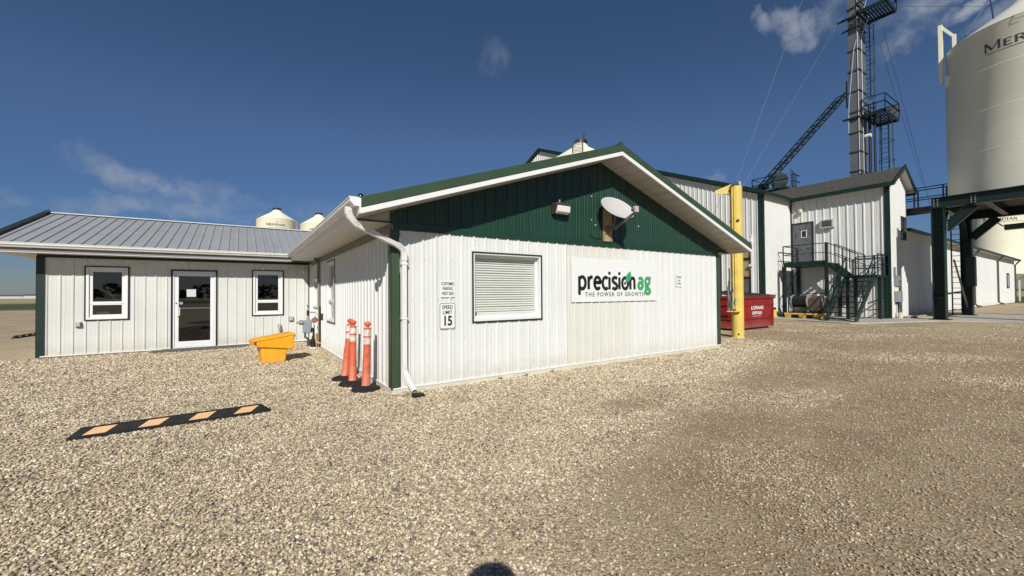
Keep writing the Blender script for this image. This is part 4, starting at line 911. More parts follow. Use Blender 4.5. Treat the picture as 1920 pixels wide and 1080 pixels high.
# field stones under the downspout
for i, (x, y, sx, sy_, sz, rz, lab) in enumerate([(2.03, 5.98, .15, .09, .07, .2, 'large flat tan field stone against the foundation below the green corner trim'), (2.17, 5.93, .085, .05, .05, .3, 'small rounded pale field stone right of the larger one by the foundation'), (2.33, 5.99, .10, .06, .06, 2.4, 'tan stone at the wall just behind the downspout mouth')]):
    bm = bmesh.new(); bmesh.ops.create_icosphere(bm, subdivisions=2, radius=1); q = random.Random(i)
    for v in bm.verts: f = 1 + q.uniform(-.12, .1); v.co = Vector((v.co.x * sx * .6 * f, v.co.y * sy_ * .8 * f, (v.co.z * .5 + .38) * sz * f))
    me = bpy.data.meshes.new('field_stone'); bm.to_mesh(me); bm.free(); me.materials.append(STONE)
    o = bpy.data.objects.new('field_stone', me); COL.objects.link(o); o.location = (x, y, 0); o.rotation_euler[2] = rz; tag(o, lab, 'stone', 'stones under the downspout')
blk = MB(); blk.box(2.10, 2.26, 5.70, 5.84, 0.0, .045); tag(recenter(blk.build('splash_block', RUBBER, None, bevel=.01)), 'small black block on the gravel under the downspout mouth', 'splash block')

# ------------------------------------------------------------------ tall yellow post
yp = root('yellow_post', (13.74, 7.12, 0), 'tall yellow steel post with arm and cables beside the right corner of the office', 'post')
YX, YY = 13.74, 7.12
def ypost(b): b.tube([(YX, YY, 0), (YX, YY, 5.02)], .182, 32)
part('pillar', YELLOWP, yp, ypost)
part('base_weld', YELLOWP, yp, lambda b: b.lathe([(.182, .03), (.20, .02), (.21, 0)], (YX, YY, 0), 32))
sm_ = lambda s_, dd: Vector((YX, YY, 0)) + Vector((-.85, -.53, 0)).normalized() * dd + Vector((-.53, .85, 0)) * s_   # toward the camera / to its left
for s_, r2_ in ((.13, .028), (.07, .02)):
    p = sm_(s_, .19); part('side_pipe', YELLOWP, yp, lambda b: b.tube([(p.x, p.y, .95), (p.x, p.y, 4.98)], r2_, 8))
part('arm', YELLOWP, yp, lambda b: b.add([tuple(sm_(s_, dd) + Vector((0, 0, z))) for dd in (.08, .10) for s_, z in ((.14, 4.78), (.14, 5.10), (.62, 4.93), (.62, 4.82))], [(0, 1, 2, 3), (4, 5, 6, 7), (0, 1, 5, 4), (1, 2, 6, 5), (2, 3, 7, 6), (3, 0, 4, 7)]))
for s_, z in ((-.03, 3.86), (.17, 3.84)): 
    p = sm_(s_, .185); part('hole_plug', BLACK, yp, lambda b: b.tube([(p.x, p.y, z), tuple(sm_(s_, .21) + Vector((0, 0, z)))], .045, 12))
part('rust_chip', mat('rust_brown', (.09, .05, .03), .8), yp, lambda b: (b.tube([tuple(sm_(-.01, .185) + Vector((0, 0, .13))), tuple(sm_(-.01, .202) + Vector((0, 0, .13)))], .03, 6)))
part('cable_bundle', WIRED, yp, lambda b: [b.tube([tuple(sm_(.22 - .1 * k, .12) + Vector((0, 0, 4.85))), tuple(sm_(.14, .2) + Vector((0, 0, 5.03 + .03 * k))), tuple(sm_(0, .12) + Vector((0, 0, 5.10 + .03 * k))), tuple(sm_(-.14, .1) + Vector((0, 0, 5.02)))], .014, 6) for k in range(3)])
part('hook', PRINTW, yp, lambda b: b.bar(tuple(sm_(-.12, .1) + Vector((0, 0, 4.98))), tuple(sm_(-.10, .1) + Vector((0, 0, 5.16))), .04, .04))
part('shelf', YELLOWS, yp, lambda b: b.add([tuple(sm_(s_, dd) + Vector((0, 0, z))) for z in (.86, .885) for s_, dd in ((-.06, .30), (.33, .26), (.33, .02), (-.06, .12))], [(0, 1, 2, 3), (4, 5, 6, 7), (0, 1, 5, 4), (1, 2, 6, 5), (2, 3, 7, 6), (3, 0, 4, 7)]))
q = random.Random(5)
for k in range(8):
    s_ = .30 - k * .034; z1 = 2.3 - q.uniform(0, .45) - (0 if 1 < k < 6 else .3)
    pts = [tuple(sm_(s_ + q.uniform(-.012, .012), .17 + q.uniform(-.02, .03)) + Vector((0, 0, .885 + (z1 - .885) * i / 5))) for i in range(6)]
    part('chain', (WIRED, mat('grey_strap', (.30, .28, .27), .6), mat('green_rope', (.06, .09, .04), .7))[k % 3], yp, lambda b: b.tube(pts, .012 + .006 * (k % 3), 6))

# ------------------------------------------------------------------ red waste container
DX0, DX1, DY0, DY1, DZ = 15.85, 18.62, 8.15, 10.0, 1.36
dm_ = root('waste_container', ((DX0 + DX1) / 2, (DY0 + DY1) / 2, 0), 'big red waste container with black lid and white lettering behind the yellow post', 'waste container')
part('body', RED, dm_, lambda b: hexa(b, [(DX0 + .02, DY0 + .12, .09), (DX1, DY0 + .12, .09), (DX1, DY1, .09), (DX0 + .02, DY1, .09)], [(DX0 + .02, DY0, DZ - .1), (DX1, DY0, DZ - .1), (DX1, DY1, DZ - .1), (DX0 + .02, DY1, DZ - .1)]))
fy = lambda z: DY0 + .12 * (1 - (z - .09) / (DZ - .19))
part('rim', RED, dm_, lambda b: b.box(DX0 - .03, DX1 + .05, DY0 - .05, DY1 + .03, DZ - .11, DZ - .02), bevel=.01)
for z, t_ in ((.43, .05), (.98, .06)): part('rib', RED, dm_, lambda b: b.box(DX0, DX1, fy(z) - .035, fy(z) + .05, z, z + t_), bevel=.012)
for z, t_ in ((.43, .05), (.98, .05)): part('rib', RED, dm_, lambda b: b.box(DX0 - .03, DX0 + .05, DY0 + .1, DY1 - .05, z, z + t_), bevel=.012)
for x in (DX0, DX1 - .05): part('corner_post', RED, dm_, lambda b: b.box(x, x + .07, DY0 + .02, DY0 + .12, .08, DZ - .1))
part('skid', BLACK, dm_, lambda b: b.box(DX0 + .1, DX1 - .05, DY0 + .2, DY1 - .1, 0, .09))
part('fork_pocket', BLACK, dm_, lambda b: b.box(DX0 - .01, DX0 + .018, DY0 + .45, DY1 - .3, .47, .62))
part('lid', LIDB, dm_, lambda b: b.add([(DX0 - .04, DY0 - .03, DZ - .015), (DX1 + .06, DY0 - .06, DZ - .015), (DX1 + .06, DY1, DZ + .16), (DX0 - .04, DY1, DZ + .16), (DX0 - .04, DY0 - .03, DZ + .02), (DX1 + .06, DY0 - .06, DZ + .03), (DX1 + .06, DY1, DZ + .2), (DX0 - .04, DY1, DZ + .2)], [(0, 1, 2, 3), (4, 5, 6, 7), (0, 1, 5, 4), (1, 2, 6, 5), (2, 3, 7, 6), (3, 0, 4, 7)]))
for k in range(4): part('lid_rib', LIDB, dm_, lambda b: b.bar((DX0 + .4 + k * .62, DY0, DZ + .045), (DX0 + .4 + k * .62, DY1 - .05, DZ + .215), .05, .03))
TD = lambda u, d, z: (u, fy(z) - d, z)
text('lettering', 'LORAAS', TD, 17.30, .875, .20, PRINTW, dm_, d=.005, off=.006, sx=1.32); text('lettering', 'DISPOSAL', TD, 17.33, .665, .165, PRINTW, dm_, d=.005, off=.005, sx=1.12)
part('worn_print', mat('faded_pink_print', (.60, .30, .29), .6), dm_, lambda b: (slab(b, TD, 17.0, 17.36, .525, .555, 0, .006), slab(b, TD, 17.42, 17.68, .53, .562, 0, .006)))

# ------------------------------------------------------------------ big barn behind
BX, BY0, BE = 25.12, 11.56, 7.25; BYR, BZR = 32.4, 15.95; BSL = (BZR - BE) / (BYR - BY0)
barn = root('grain_barn', (30, 25, 0), 'big white ribbed barn with green trim behind the office and the yellow post', 'barn')
WB = west(BX); KINK = BYR
bz = lambda u: BZR - BSL * abs(u - BYR)
door1 = (12.18, 13.25, .1, 4.45); panel_hole = (13.95, 16.6, .1, 4.4)
siding(barn, BARNW, WB, BY0 + .16, 53.1, .08, lambda u: bz(u) - .1, pitch=.305, h=.034, panel=.915, phase=11.8, minor=1, holes=[door1, panel_hole], w=.09, top=.04, mh=.006, start=11.9)
KINK = 1e9
siding(barn, BARNW, front(BY0), BX + .14, 28.75, .08, BE, pitch=.2286, h=.019, phase=25.4)
b = MB(); b.box(BX - .03, BX - .022, BY0 - .03, BY0 + .20, .05, BE); b.box(BX - .03, BX + .16, BY0 - .03, BY0 - .022, .05, BE); b.build('corner_trim', DGREEN, barn)
b = MB(); b.box(BX - .06, BX + .08, BY0 - .12, BY0 - .03, .2, BE - .1); b.build('downspout', DGREEN, barn, bevel=.01)
b = MB(); b.bar((BX - .12, BY0 - .25, BE - .02), (BX - .12, BYR, BZR + .08), .25, .22); b.bar((BX - .12, BYR, BZR + .08), (BX - .12, 53.4, BE - .02), .25, .22); b.build('rake_trim', DGREEN, barn)
b = MB(); b.box(BX - .2, 28.55, BY0 - .33, BY0 - .20, BE - .14, BE + .03); b.build('gutter', DGREEN, barn); boxp('eave_soffit', SOFFITW, barn, BX, 28.5, BY0 - .2, BY0, BE - .06, BE - .03)
b = MB(); b.add([(BX - .2, BY0 - .25, BE + .02), (60, BY0 - .25, BE + .02), (60, BYR, BZR + .1), (BX - .2, BYR, BZR + .1), (60, 53.3, BE), (BX - .2, 53.3, BE)], [(0, 1, 2, 3), (3, 2, 4, 5)]); b.build('roof', SHINGLE, barn)
MB().box(28.8, 59.9, BY0, BY0 + .05, .05, BE).build('south_wall', BARNW, barn)
# tall doorway beside the post: two tan leaves over a grey one, white jamb
slab(MB(), WB, door1[0] + .02, door1[1] - .02, 3.55, 4.42, -.12, -.08).build('door_panel', TAN, barn); slab(MB(), WB, door1[0] + .02, door1[1] - .02, 2.42, 3.45, -.12, -.08).build('door_panel', TAN, barn)
slab(MB(), WB, door1[0] + .02, door1[1] - .02, .1, 2.36, -.12, -.08).build('door_panel', GREYDOOR, barn)
slab(MB(), WB, door1[0], door1[1], 3.44, 3.56, -.10, -.02).build('door_rail', BLACK, barn); slab(MB(), WB, door1[0], door1[1], 2.35, 2.43, -.10, -.02).build('door_rail', BLACK, barn)
slab(MB(), WB, door1[0] - .10, door1[0], .1, 4.9, -.02, .045).build('door_jamb', WTRIM, barn)
slab(MB(), WB, door1[0] - .08, door1[0] + .16, 4.48, 4.66, .03, .14).build('door_hood', WTRIM, barn); slab(MB(), WB, door1[0] - .10, door1[0] + .1, 3.02, 3.16, .02, .10).build('door_lamp', WTRIM, barn)
slab(MB(), WB, panel_hole[0], panel_hole[1], .1, 4.4, -.10, -.04).build('dark_wall_panel', GREYDOOR, barn)  # flat dark grey panel filling the second opening in the west wall

# ------------------------------------------------------------------ elevator house with the landing
TX0, TX1, TY0 = 28.78, 32.0, 6.91; TE, TR = 7.22, 8.36; TM = (TX0 + TX1) / 2
eh = root('elevator_house', (TM, 9.5, 0), 'narrow white two storey elevator house with dark shingle roof and green trim', 'building')
WT = west(TX0); FT = front(TY0)
dor = (10.32, 11.50, 3.20, 5.76); acu = (9.28, 9.92, 5.24, 5.74)
siding(eh, BARNW, WT, TY0 + .14, BY0 - .03, .08, TE, pitch=.375, h=.036, panel=1.125, phase=9.81, minor=1, holes=[dor, acu], w=.10, top=.045, mh=.006, start=7.2)
KINK = TM; tz = lambda u: TR - (TR - TE) / (TM - TX0 + .4) * abs(u - TM)
siding(eh, BARNW, FT, TX0 + .14, TX1, .08, lambda u: tz(u) - .06, pitch=.2286, phase=29.0, holes=[(30.85, 31.86, 4.4, 5.72)]); KINK = 1e9
boxp('east_wall', BARNW, eh, TX1 - .02, TX1, TY0, BY0, .05, TE)
b = MB(); b.box(TX0 - .04, TX0 - .03, TY0 - .04, TY0 + .16, .05, TE); b.box(TX0 - .04, TX0 + .16, TY0 - .04, TY0 - .03, .05, TE); b.build('corner_trim', DGREEN, eh)
slab(MB(), WT, BY0 - .08, BY0 - .03, .1, TE, 0, .04).build('inner_corner_trim', BLACK, eh)
EH0, EH1, YN = TX0 - .42, TX1 + .40, TY0 - .36; rs = (TR - TE) / (TM - EH0)
def er(x): return TR - rs * abs(x - TM)
# shingle courses
for sgn, ex in ((-1, EH0), (1, EH1)):
    nc = 11
    for k in range(nc):
        a = k / nc; c0 = (k + 1) / nc + .02; xa, xb = TM + (ex - TM) * a, TM + (ex - TM) * min(c0, 1)
        MB().add([(xa, YN, er(xa) + .02), (xb, YN, er(xb) + .045), (xb, 14.3, er(xb) + .045), (xa, 14.3, er(xa) + .02), (xb, YN, er(xb) + .02), (xb, 14.3, er(xb) + .02)], [(0, 1, 2, 3), (1, 4, 5, 2)]).build('shingle_course', SHINGLE, eh)
b = MB(); b.bar((EH0, YN, er(EH0)), (TM, YN, TR), .06, .20); b.bar((TM, YN, TR), (EH1, YN, er(EH1)), .06, .20); b.build('rake_trim', DGREEN, eh)
boxp('eave_trim', DGREEN, eh, EH0 - .06, EH0 + .02, YN, BY0 - .2, TE - .18, TE + .04); boxp('eave_trim', DGREEN, eh, EH1 - .02, EH1 + .06, YN, BY0, TE - .18, TE + .04)
boxp('eave_soffit', SOFFITW, eh, EH0, TX0, YN, BY0 - .2, TE - .05, TE - .03); boxp('eave_soffit', SOFFITW, eh, TX1, EH1, YN, BY0, TE - .05, TE - .03)
for k in range(6):
    for (ua, ub) in ((EH0 + (TM - EH0) * k / 6, EH0 + (TM - EH0) * (k + 1) / 6), (TM + (EH1 - TM) * k / 6, TM + (EH1 - TM) * (k + 1) / 6)):
        MB().quad((ua + .004, YN + .03, er(ua) - .09), (ub - .004, YN + .03, er(ub) - .09), (ub - .004, TY0, er(ub) - .09), (ua + .004, TY0, er(ua) - .09)).build('soffit_board', SOFFITW, eh)
# door, wall unit, lamp, end window
b = MB(); frame_rect(b, WT, dor[0], dor[1], dor[2], dor[3], .06, -.04, .05); dd_ = b.build('door', DGREEN, eh)
slab(MB(), WT, dor[0] + .06, dor[1] - .06, dor[2], dor[3] - .06, -.04, .01).build('door_leaf', GREYDOOR, dd_)
b = MB(); frame_rect(b, WT, 10.68, 10.98, 4.82, 5.26, .03, .01, .03); b.build('window_frame', WTRIM, dd_)
slab(MB(), WT, 10.71, 10.95, 4.85, 5.23, .008, .016).build('pane', BLACK, dd_)
part('handle', CHROME, dd_, lambda b: b.tube([(TX0 - .03, 10.46, 4.25), (TX0 - .09, 10.46, 4.25), (TX0 - .09, 10.56, 4.25)], .018, 8))
boxp('wall_unit', mat('wall_unit_case', (.48, .46, .42), .5), eh, TX0 - .22, TX0 + .02, acu[0], acu[1], acu[2], acu[3], bevel=.01)
boxp('wall_unit_grille', BLACK, eh, TX0 - .226, TX0 - .222, acu[0] + .07, acu[1] - .07, acu[2] + .07, acu[3] - .07)
for k in range(6): boxp('grille_bar', GREYM, eh, TX0 - .232, TX0 - .227, acu[0] + .07, acu[1] - .07, acu[2] + .09 + k * .058, acu[2] + .105 + k * .058)
part('wall_lamp', CREAMP, eh, lambda b: (b.box(TX0 - .10, TX0 - .03, 10.85, 11.05, 6.42, 6.62), b.lathe([(.10, -.18), (.12, 0), (.06, .06), (0, .06)], (TX0 - .15, 10.95, 6.52), 12)))
window(eh, FT, 30.85, 31.86, 4.4, 5.72, trim=BLACK, vm=GREYDS0)
# electric boxes at the south wall
em = root('electric_meter', (29.7, TY0 - .08, 0), 'grey electric meter boxes and conduit on the front of the elevator house', 'electric meter')
boxp('meter_box', GREYM, em, 29.42, 30.05, TY0 - .16, TY0 - .03, 1.78, 2.35, bevel=.01); boxp('meter_box', GREYP, em, 29.42, 30.10, TY0 - .20, TY0 - .03, .92, 1.50, bevel=.01)
boxp('mount_board', CREAM, em, 29.45, 30.02, TY0 - .06, TY0 - .03, 1.5, 1.78); part('meter_dial', GREYM, em, lambda b: b.tube([(29.8, TY0 - .16, 2.1), (29.8, TY0 - .24, 2.1)], .09, 14))
part('conduit', BLACK, em, lambda b: b.tube([(29.72, TY0 - .12, .92), (29.72, TY0 - .13, .6), (29.62, TY0 - .16, .3)], .06, 10)); part('conduit', CREAMP, em, lambda b: b.tube([(29.6, TY0 - .2, .35), (29.6, TY0 - .22, 0)], .10, 10)); part('conduit', GREYM, em, lambda b: b.tube([(29.45, TY0 - .06, 2.35), (29.45, TY0 - .06, 2.8)], .05, 8))
boxp('timber', WOOD, None, 29.9, 32.3, 6.2, 6.35, .05, .16); tag(recenter(bpy.data.objects['timber']), 'long timber lying on the concrete in front of the elevator house', 'timber')

# ------------------------------------------------------------------ steel landing and stairs
LX0, LX1, LZ = 26.8, TX0 - .05, 3.12; LY0, LY1 = 9.02, 11.18; PZ = 2.36
st = root('steel_stairs', (26.5, 9.0, 0), 'dark green steel landing and stairs climbing to the grey upper door', 'stairs')
def tb(nm, a, c0, w=.045, parent=st, m=STEELG): return part(nm, m, parent, lambda b: b.bar(a, c0, w, w))
boxp('landing', STEELG, st, LX0, LX1, LY0, LY1, LZ - .16, LZ)
boxp('toe_board', DGREEN, st, LX0 - .02, LX0, LY0, LY1, LZ, LZ + .12)
for (x, y) in ((LX0 + .04, LY0 + .04), (LX0 + .04, LY1 - .04), (LX1 - .05, LY0 + .04), (LX1 - .05, LY1 - .04)): part('leg', STEELG, st, lambda b: b.bar((x, y, 0), (x, y, LZ - .16), .15, .15))
def railing(p0, p1, n, h=1.07, m2=True):
    p0, p1 = Vector(p0), Vector(p1)
    for k in range(n + 1):
        q = p0.lerp(p1, k / n); tb('rail_post', q, q + Vector((0, 0, h)))
    tb('handrail', p0 + Vector((0, 0, h)), p1 + Vector((0, 0, h)))
    if m2: tb('mid_rail', p0 + Vector((0, 0, h * .52)), p1 + Vector((0, 0, h * .52)), .035)
railing((LX0, LY1, LZ), (LX0, LY0 + .04, LZ), 1); part('rail_post', DGREEN, st, lambda b: b.bar((LX0 - .02, LY0 + .02, LZ - .2), (LX0 - .02, LY0 + .02, LZ + 1.1), .11, .11))
railing((LX0, LY1, LZ), (LX1, LY1, LZ), 1)
# short flight from the landing down to the lower platform, running along the wall
PY0, PY1, PX0, PX1 = 6.98, 8.30, 27.0, TX0 - .1
part('lower_platform', STEELG, st, lambda b: b.box(PX0, PX1, PY0, PY1, PZ - .14, PZ))
for s_ in (LX0 + .12, LX0 + 1.15):
    part('stringer', STEELG, st, lambda b: b.bar((s_, LY0, LZ - .08), (s_, PY1 - .05, PZ - .04), .04, .2))
    railing((s_, LY0, LZ), (s_, PY1 - .6, PZ + .02), 2)
for k in range(3): part('tread', STEELG, st, lambda b: b.box(LX0 + .13, LX0 + 1.14, LY0 - .26 - .22 * k, LY0 - .02 - .22 * k, LZ - .2 * (k + 1) - .03, LZ - .2 * (k + 1)))
railing((PX1, PY1, PZ), (PX1, PY0, PZ), 1); railing((PX0 + .2, PY0, PZ), (PX1, PY0, PZ), 2)
for (x, y) in ((27.9, 7.1), (PX1 - .1, PY0 + .05), (PX1 - .1, PY1), (27.4, PY1)): part('leg', STEELG, st, lambda b: b.bar((x, y, 0), (x, y, PZ - .14), .14, .14))
# long flight going down to the west
FX0, FX1 = 24.35, 27.15; fya, fyb = 7.09, 8.28
for y, w in ((fya, .05), (fyb, .05)):
    part('stringer', DGREEN, st, lambda b: b.bar((FX0 - .05, y, .04), (FX1, y, PZ - .02), w, .32))
    dz = Vector((0, 0, 1)); a = Vector((FX0 + .1, y, .15)); c0 = Vector((FX1, y, PZ))
    for k in range(4):
        q = a.lerp(c0, k / 3); tb('rail_post', q, q + dz * 1.0)
    tb('handrail', a + dz, c0 + dz); tb('mid_rail', a + dz * .5, c0 + dz * .5, .035)
nt_ = 9
for k in range(nt_):
    f = (k + .5) / nt_; x = FX0 + (FX1 - FX0) * f; z = PZ * f + .06
    part('tread', STEELG, st, lambda b: b.box(x - .13, x + .13, fya + .03, fyb - .03, z - .035, z))
    tb('tread_nose', (x - .14, fya + .03, z), (x - .14, fyb - .03, z), .03)
tb('brace', (26.3, 7.15, .9), (28.6, 7.15, 1.15), .05); tb('brace', (26.4, 7.2, .55), (28.6, 7.2, .55), .05)
tb('brace', (LX0 + .04, LY1, 1.2), (LX1, LY1, LZ - .2), .05); tb('brace', (LX0 + .04, LY0, .4), (LX1, LY0, LZ - .3), .05); tb('brace', (LX0 + .04, LY0, 1.4), (LX0 + .04, LY1, 1.4), .04)
tb('gas_line', (LX0 - .08, LY1 + .03, 0), (LX0 - .08, LY1 + .03, LZ), .03, m=BLACK)

# spill pallet with hose reel and tank
PXa, PXb, PYa, PYb = 25.6, 26.75, 9.35, 11.15
sp_ = root('spill_pallet', ((PXa + PXb) / 2, 10.2, 0), 'yellow plastic spill pallet on the concrete under the landing', 'pallet')
boxp('deck', YELLOWS, sp_, PXa, PXb, PYa, PYb, .25, .33, bevel=.02)
for k in range(3):
    y = PYa + .02 + k * .72; part('foot', YELLOWS, sp_, lambda b: hexa(b, [(PXa + .06, y + .05, .05), (PXb - .06, y + .05, .05), (PXb - .06, y + .28, .05), (PXa + .06, y + .28, .05)], [(PXa + .01, y, .26), (PXb, y, .26), (PXb, y + .34, .26), (PXa + .01, y + .34, .26)]), bevel=.02)
sb_ = MB(); 
jug = root('yellow_canister', (25.5, 11.35, .05), 'small round yellow canister with black cap left of the spill pallet', 'canister')
part('body', YELLOWP, jug, lambda b: b.tube([(25.5, 11.35, .30), (25.5, 11.12, .30)], .24, 18), bevel=.03); part('cap', BLACK, jug, lambda b: b.box(25.35, 25.65, 11.1, 11.4, .5, .62), bevel=.02); part('foot', YELLOWP, jug, lambda b: b.box(25.3, 25.7, 11.05, 11.5, .05, .16), bevel=.02)
hr = root('hose_reel', (25.9, 10.5, .33), 'black hose reel on a grey frame standing on the spill pallet', 'hose reel')
part('drum', mat('black_hose_drum', (.02, .02, .022), .45, var=.2, scale=20), hr, lambda b: b.tube([(25.95, 10.75, .98), (25.95, 10.1, .98)], .30, 26))
for k in range(9): part('hose_turn', BLACK, hr, lambda b: b.tube([(25.95 + .31 * math.cos(a), 10.72 - k * .073, .98 + .31 * math.sin(a)) for a in [R(i * 20) for i in range(19)]], .022, 6))
for y in (10.80, 10.06): part('side_disc', mat('tan_disc', (.30, .26, .21), .5), hr, lambda b: b.tube([(25.95, y, .98), (25.95, y - .03, .98)], .36, 26))
for y in (10.84, 10.02):
    part('stand_leg', GREYM, hr, lambda b: b.bar((25.75, y, .36), (25.93, y, .98), .05, .05)); part('stand_leg', GREYM, hr, lambda b: b.bar((26.2, y, .36), (25.97, y, .98), .05, .05))
boxp('tray', BLACK, hr, 25.65, 26.4, 9.55, 10.95, .335, .40)
tk = root('poly_tank', (26.1, 9.75, .33), 'brownish round poly tank with straps beside the hose reel', 'tank')
part('shell', TANK, tk, lambda b: b.tube([(25.75, 9.72, .82), (25.82, 9.72, .82), (26.55, 9.72, .82), (26.62, 9.72, .82)], [.36, .43, .43, .36], 26))
for x in (25.9, 26.4): part('strap', BLACK, tk, lambda b: b.tube([(x, 9.72 + .44 * math.cos(a), .82 + .44 * math.sin(a)) for a in [R(i * 20) for i in range(19)]], .014, 6))
part('cradle', BLACK, tk, lambda b: b.box(25.75, 26.6, 9.45, 9.98, .335, .47))
bk = root('cream_tote', (26.62, 10.3, .33), 'cream plastic tote standing behind the hose reel against the landing legs', 'tote')
boxp('tub', CREAMP, bk, 26.42, 26.72, 9.42, 11.1, .33, 1.18, bevel=.03); boxp('rim', CREAMP, bk, 26.40, 26.74, 9.38, 11.14, 1.18, 1.24, bevel=.01)

for o_ in (sp_, hr, tk, bk): o_.location.y -= .45

# ------------------------------------------------------------------ long low building on the right
lb = root('long_shed', (53, 9, 0), 'long low white building with green eave running away to the right', 'building')
FL = front(7.25); LX = (32.05, 77.0); LE = 5.08
siding(lb, BARNW, FL, LX[0], LX[1], .05, LE, pitch=.30, h=.02, panel=.9, minor=0, phase=32.2)
boxp('end_wall', BARNW, lb, LX[1] - .02, LX[1] + .02, 7.25, 20, .0, LE); boxp('back_wall', BARNW, lb, LX[0], LX[1], 20, 20.05, 0, LE)
b = MB(); b.add([(LX[0], 6.85, LE + .05), (LX[1] + .5, 6.85, LE + .05), (LX[1] + .5, 13.6, LE + 1.9), (LX[0], 13.6, LE + 1.9), (LX[1] + .5, 20.4, LE), (LX[0], 20.4, LE)], [(0, 1, 2, 3), (3, 2, 4, 5)]); b.build('roof', mat('grey_green_roof', (.11, .13, .115), .5), lb)
boxp('gutter', DGREEN, lb, LX[0], LX[1] + .5, 6.74, 6.88, LE - .12, LE + .06); boxp('eave_soffit', SOFFITW, lb, LX[0], LX[1] + .5, 6.88, 7.22, LE - .08, LE - .05)
GREYDS = mat('dark_grey_downspout', (.075, .08, .08), .5)
for x in (52.7, 64.7, 76.7):
    part('downspout', GREYDS, lb, lambda b: b.rectpath([(x, 6.8, LE - .1), (x, 7.0, LE - .4), (x, 7.14, LE - .6), (x, 7.14, .35), (x + .05, 7.0, .18), (x + .5, 6.85, .12)], .14, .11, (1, 0.01, 0)))
b = MB(); frame_rect(b, FL, 71.0, 72.5, 1.77, 3.42, .12, 0, .08); wz = b.build('window', BLACK, lb); slab(MB(), FL, 71.12, 72.38, 1.89, 3.30, .02, .04).build('pane', mat('pale_window_panel', (.45, .45, .43), .4), wz)
tag(recenter(MB().box(78.2, 79.2, 7.3, 8.2, 0, 1.2).build('ground_box', mat('dark_brown_box', (.045, .035, .03), .6), None, bevel=.02)), 'dark box on the ground at the far end of the long building', 'box')

# ------------------------------------------------------------------ steel stand of the near silo
fr_ = root('silo_stand', (32.6, 1.9, 0), 'heavy dark green steel stand with knee braces carrying the near silo', 'steel stand')
AXf, BXf, NYf, SYf = 29.4, 35.9, 5.15, -1.3; TZ = 6.22
def ibeam(b, p0, p1, w, h, up=(0, 0, 1), tf=.035, tw=.03):
    p0, p1 = Vector(p0), Vector(p1); t = (p1 - p0).normalized(); u = Vector(up); a = t.cross(u).normalized(); v = a.cross(t).normalized()
    b.bar(p0 + v * (h / 2 - tf / 2), p1 + v * (h / 2 - tf / 2), w, tf, up); b.bar(p0 - v * (h / 2 - tf / 2), p1 - v * (h / 2 - tf / 2), w, tf, up); b.bar(p0, p1, tw, h - 2 * tf, up)
for (x, y) in ((AXf, NYf), (BXf, NYf), (AXf, SYf), (BXf, SYf)):
    part('column', STEELG, fr_, lambda b: ibeam(b, (x, y, .05), (x, y, TZ - .56), .50, .46, (0, 1, 0)))
    part('base_plate', STEELG, fr_, lambda b: (b.box(x - .35, x + .35, y - .36, y + .36, .05, .09)))
    for z in (1.15, 1.45): part('stiffener', STEELG, fr_, lambda b: b.box(x - .27, x + .27, y - .24, y + .24, z, z + .03))
    part('column_cap', STEELG, fr_, lambda b: b.box(x - .26, x + .26, y - .25, y + .25, TZ - .56, TZ - .53))
for x in (AXf, BXf): part('beam', STEELG, fr_, lambda b: ibeam(b, (x, NYf + .24, TZ - .27), (x, SYf - .3, TZ - .27), .34, .54))
for y in (NYf, SYf): part('beam', STEELG, fr_, lambda b: ibeam(b, (AXf, y, TZ - .28), (BXf, y, TZ - .28), .3, .5))
for y in (3.6, 1.9, .2): part('beam', STEELG, fr_, lambda b: ibeam(b, (AXf, y, TZ - .28), (BXf, y, TZ - .28), .26, .4))
DECKM = mat('brown_deck_underside', (.12, .10, .075), .7, var=.2, scale=3)
boxp('deck_plate', DECKM, fr_, AXf + .18, BXf - .18, SYf, NYf - .1, TZ - .05, TZ - .02)
for x in (AXf, BXf):
    for s_, y in ((-1, NYf), (1, SYf)): part('knee_brace', STEELG, fr_, lambda b: ibeam(b, (x, y + s_ * .22, 4.60), (x, y + s_ * 1.22, TZ - .56), .26, .42))
for y in (NYf,): 
    for s_, x in ((1, AXf), (-1, BXf)): part('knee_brace', STEELG, fr_, lambda b: ibeam(b, (x + s_ * .2, y, 4.4), (x + s_ * 1.4, y, TZ - .58), .2, .24, (0, 1, 0)))
def bolts(b, x, y0, z0, rows, cols):
    for i in range(rows):
        for j in range(cols): b.tube([(x, y0 - j * .13, z0 - i * .10), (x - .03, y0 - j * .13, z0 - i * .10)], .026, 6)
BOLT = mat('zinc_bolt', (.42, .44, .42), .4, metal=.3)
part('bolt_cluster', BOLT, fr_, lambda b: (bolts(b, AXf - .02, 4.02, 6.08, 4, 2), bolts(b, AXf - .26, NYf + .1, 6.08, 4, 2), bolts(b, AXf - .12, NYf - .32, 4.9, 4, 1)), kind='stuff')
tb2 = lambda nm, a, c0, w, m=STEELG, p=fr_: part(nm, m, p, lambda b: b.bar(a, c0, w, w))
tb2('brace', (BXf, NYf, .5), (32.6, NYf, 3.2), .07, GREYM); tb2('cross_bar', (30.6, 5.1, 1.35), (BXf - .3, 5.3, 1.45), .09)
boxp('control_box', mat('very_dark_green_box', (.015, .032, .016), .4), fr_, 35.0, 35.55, 4.72, 5.05, 1.75, 3.45)
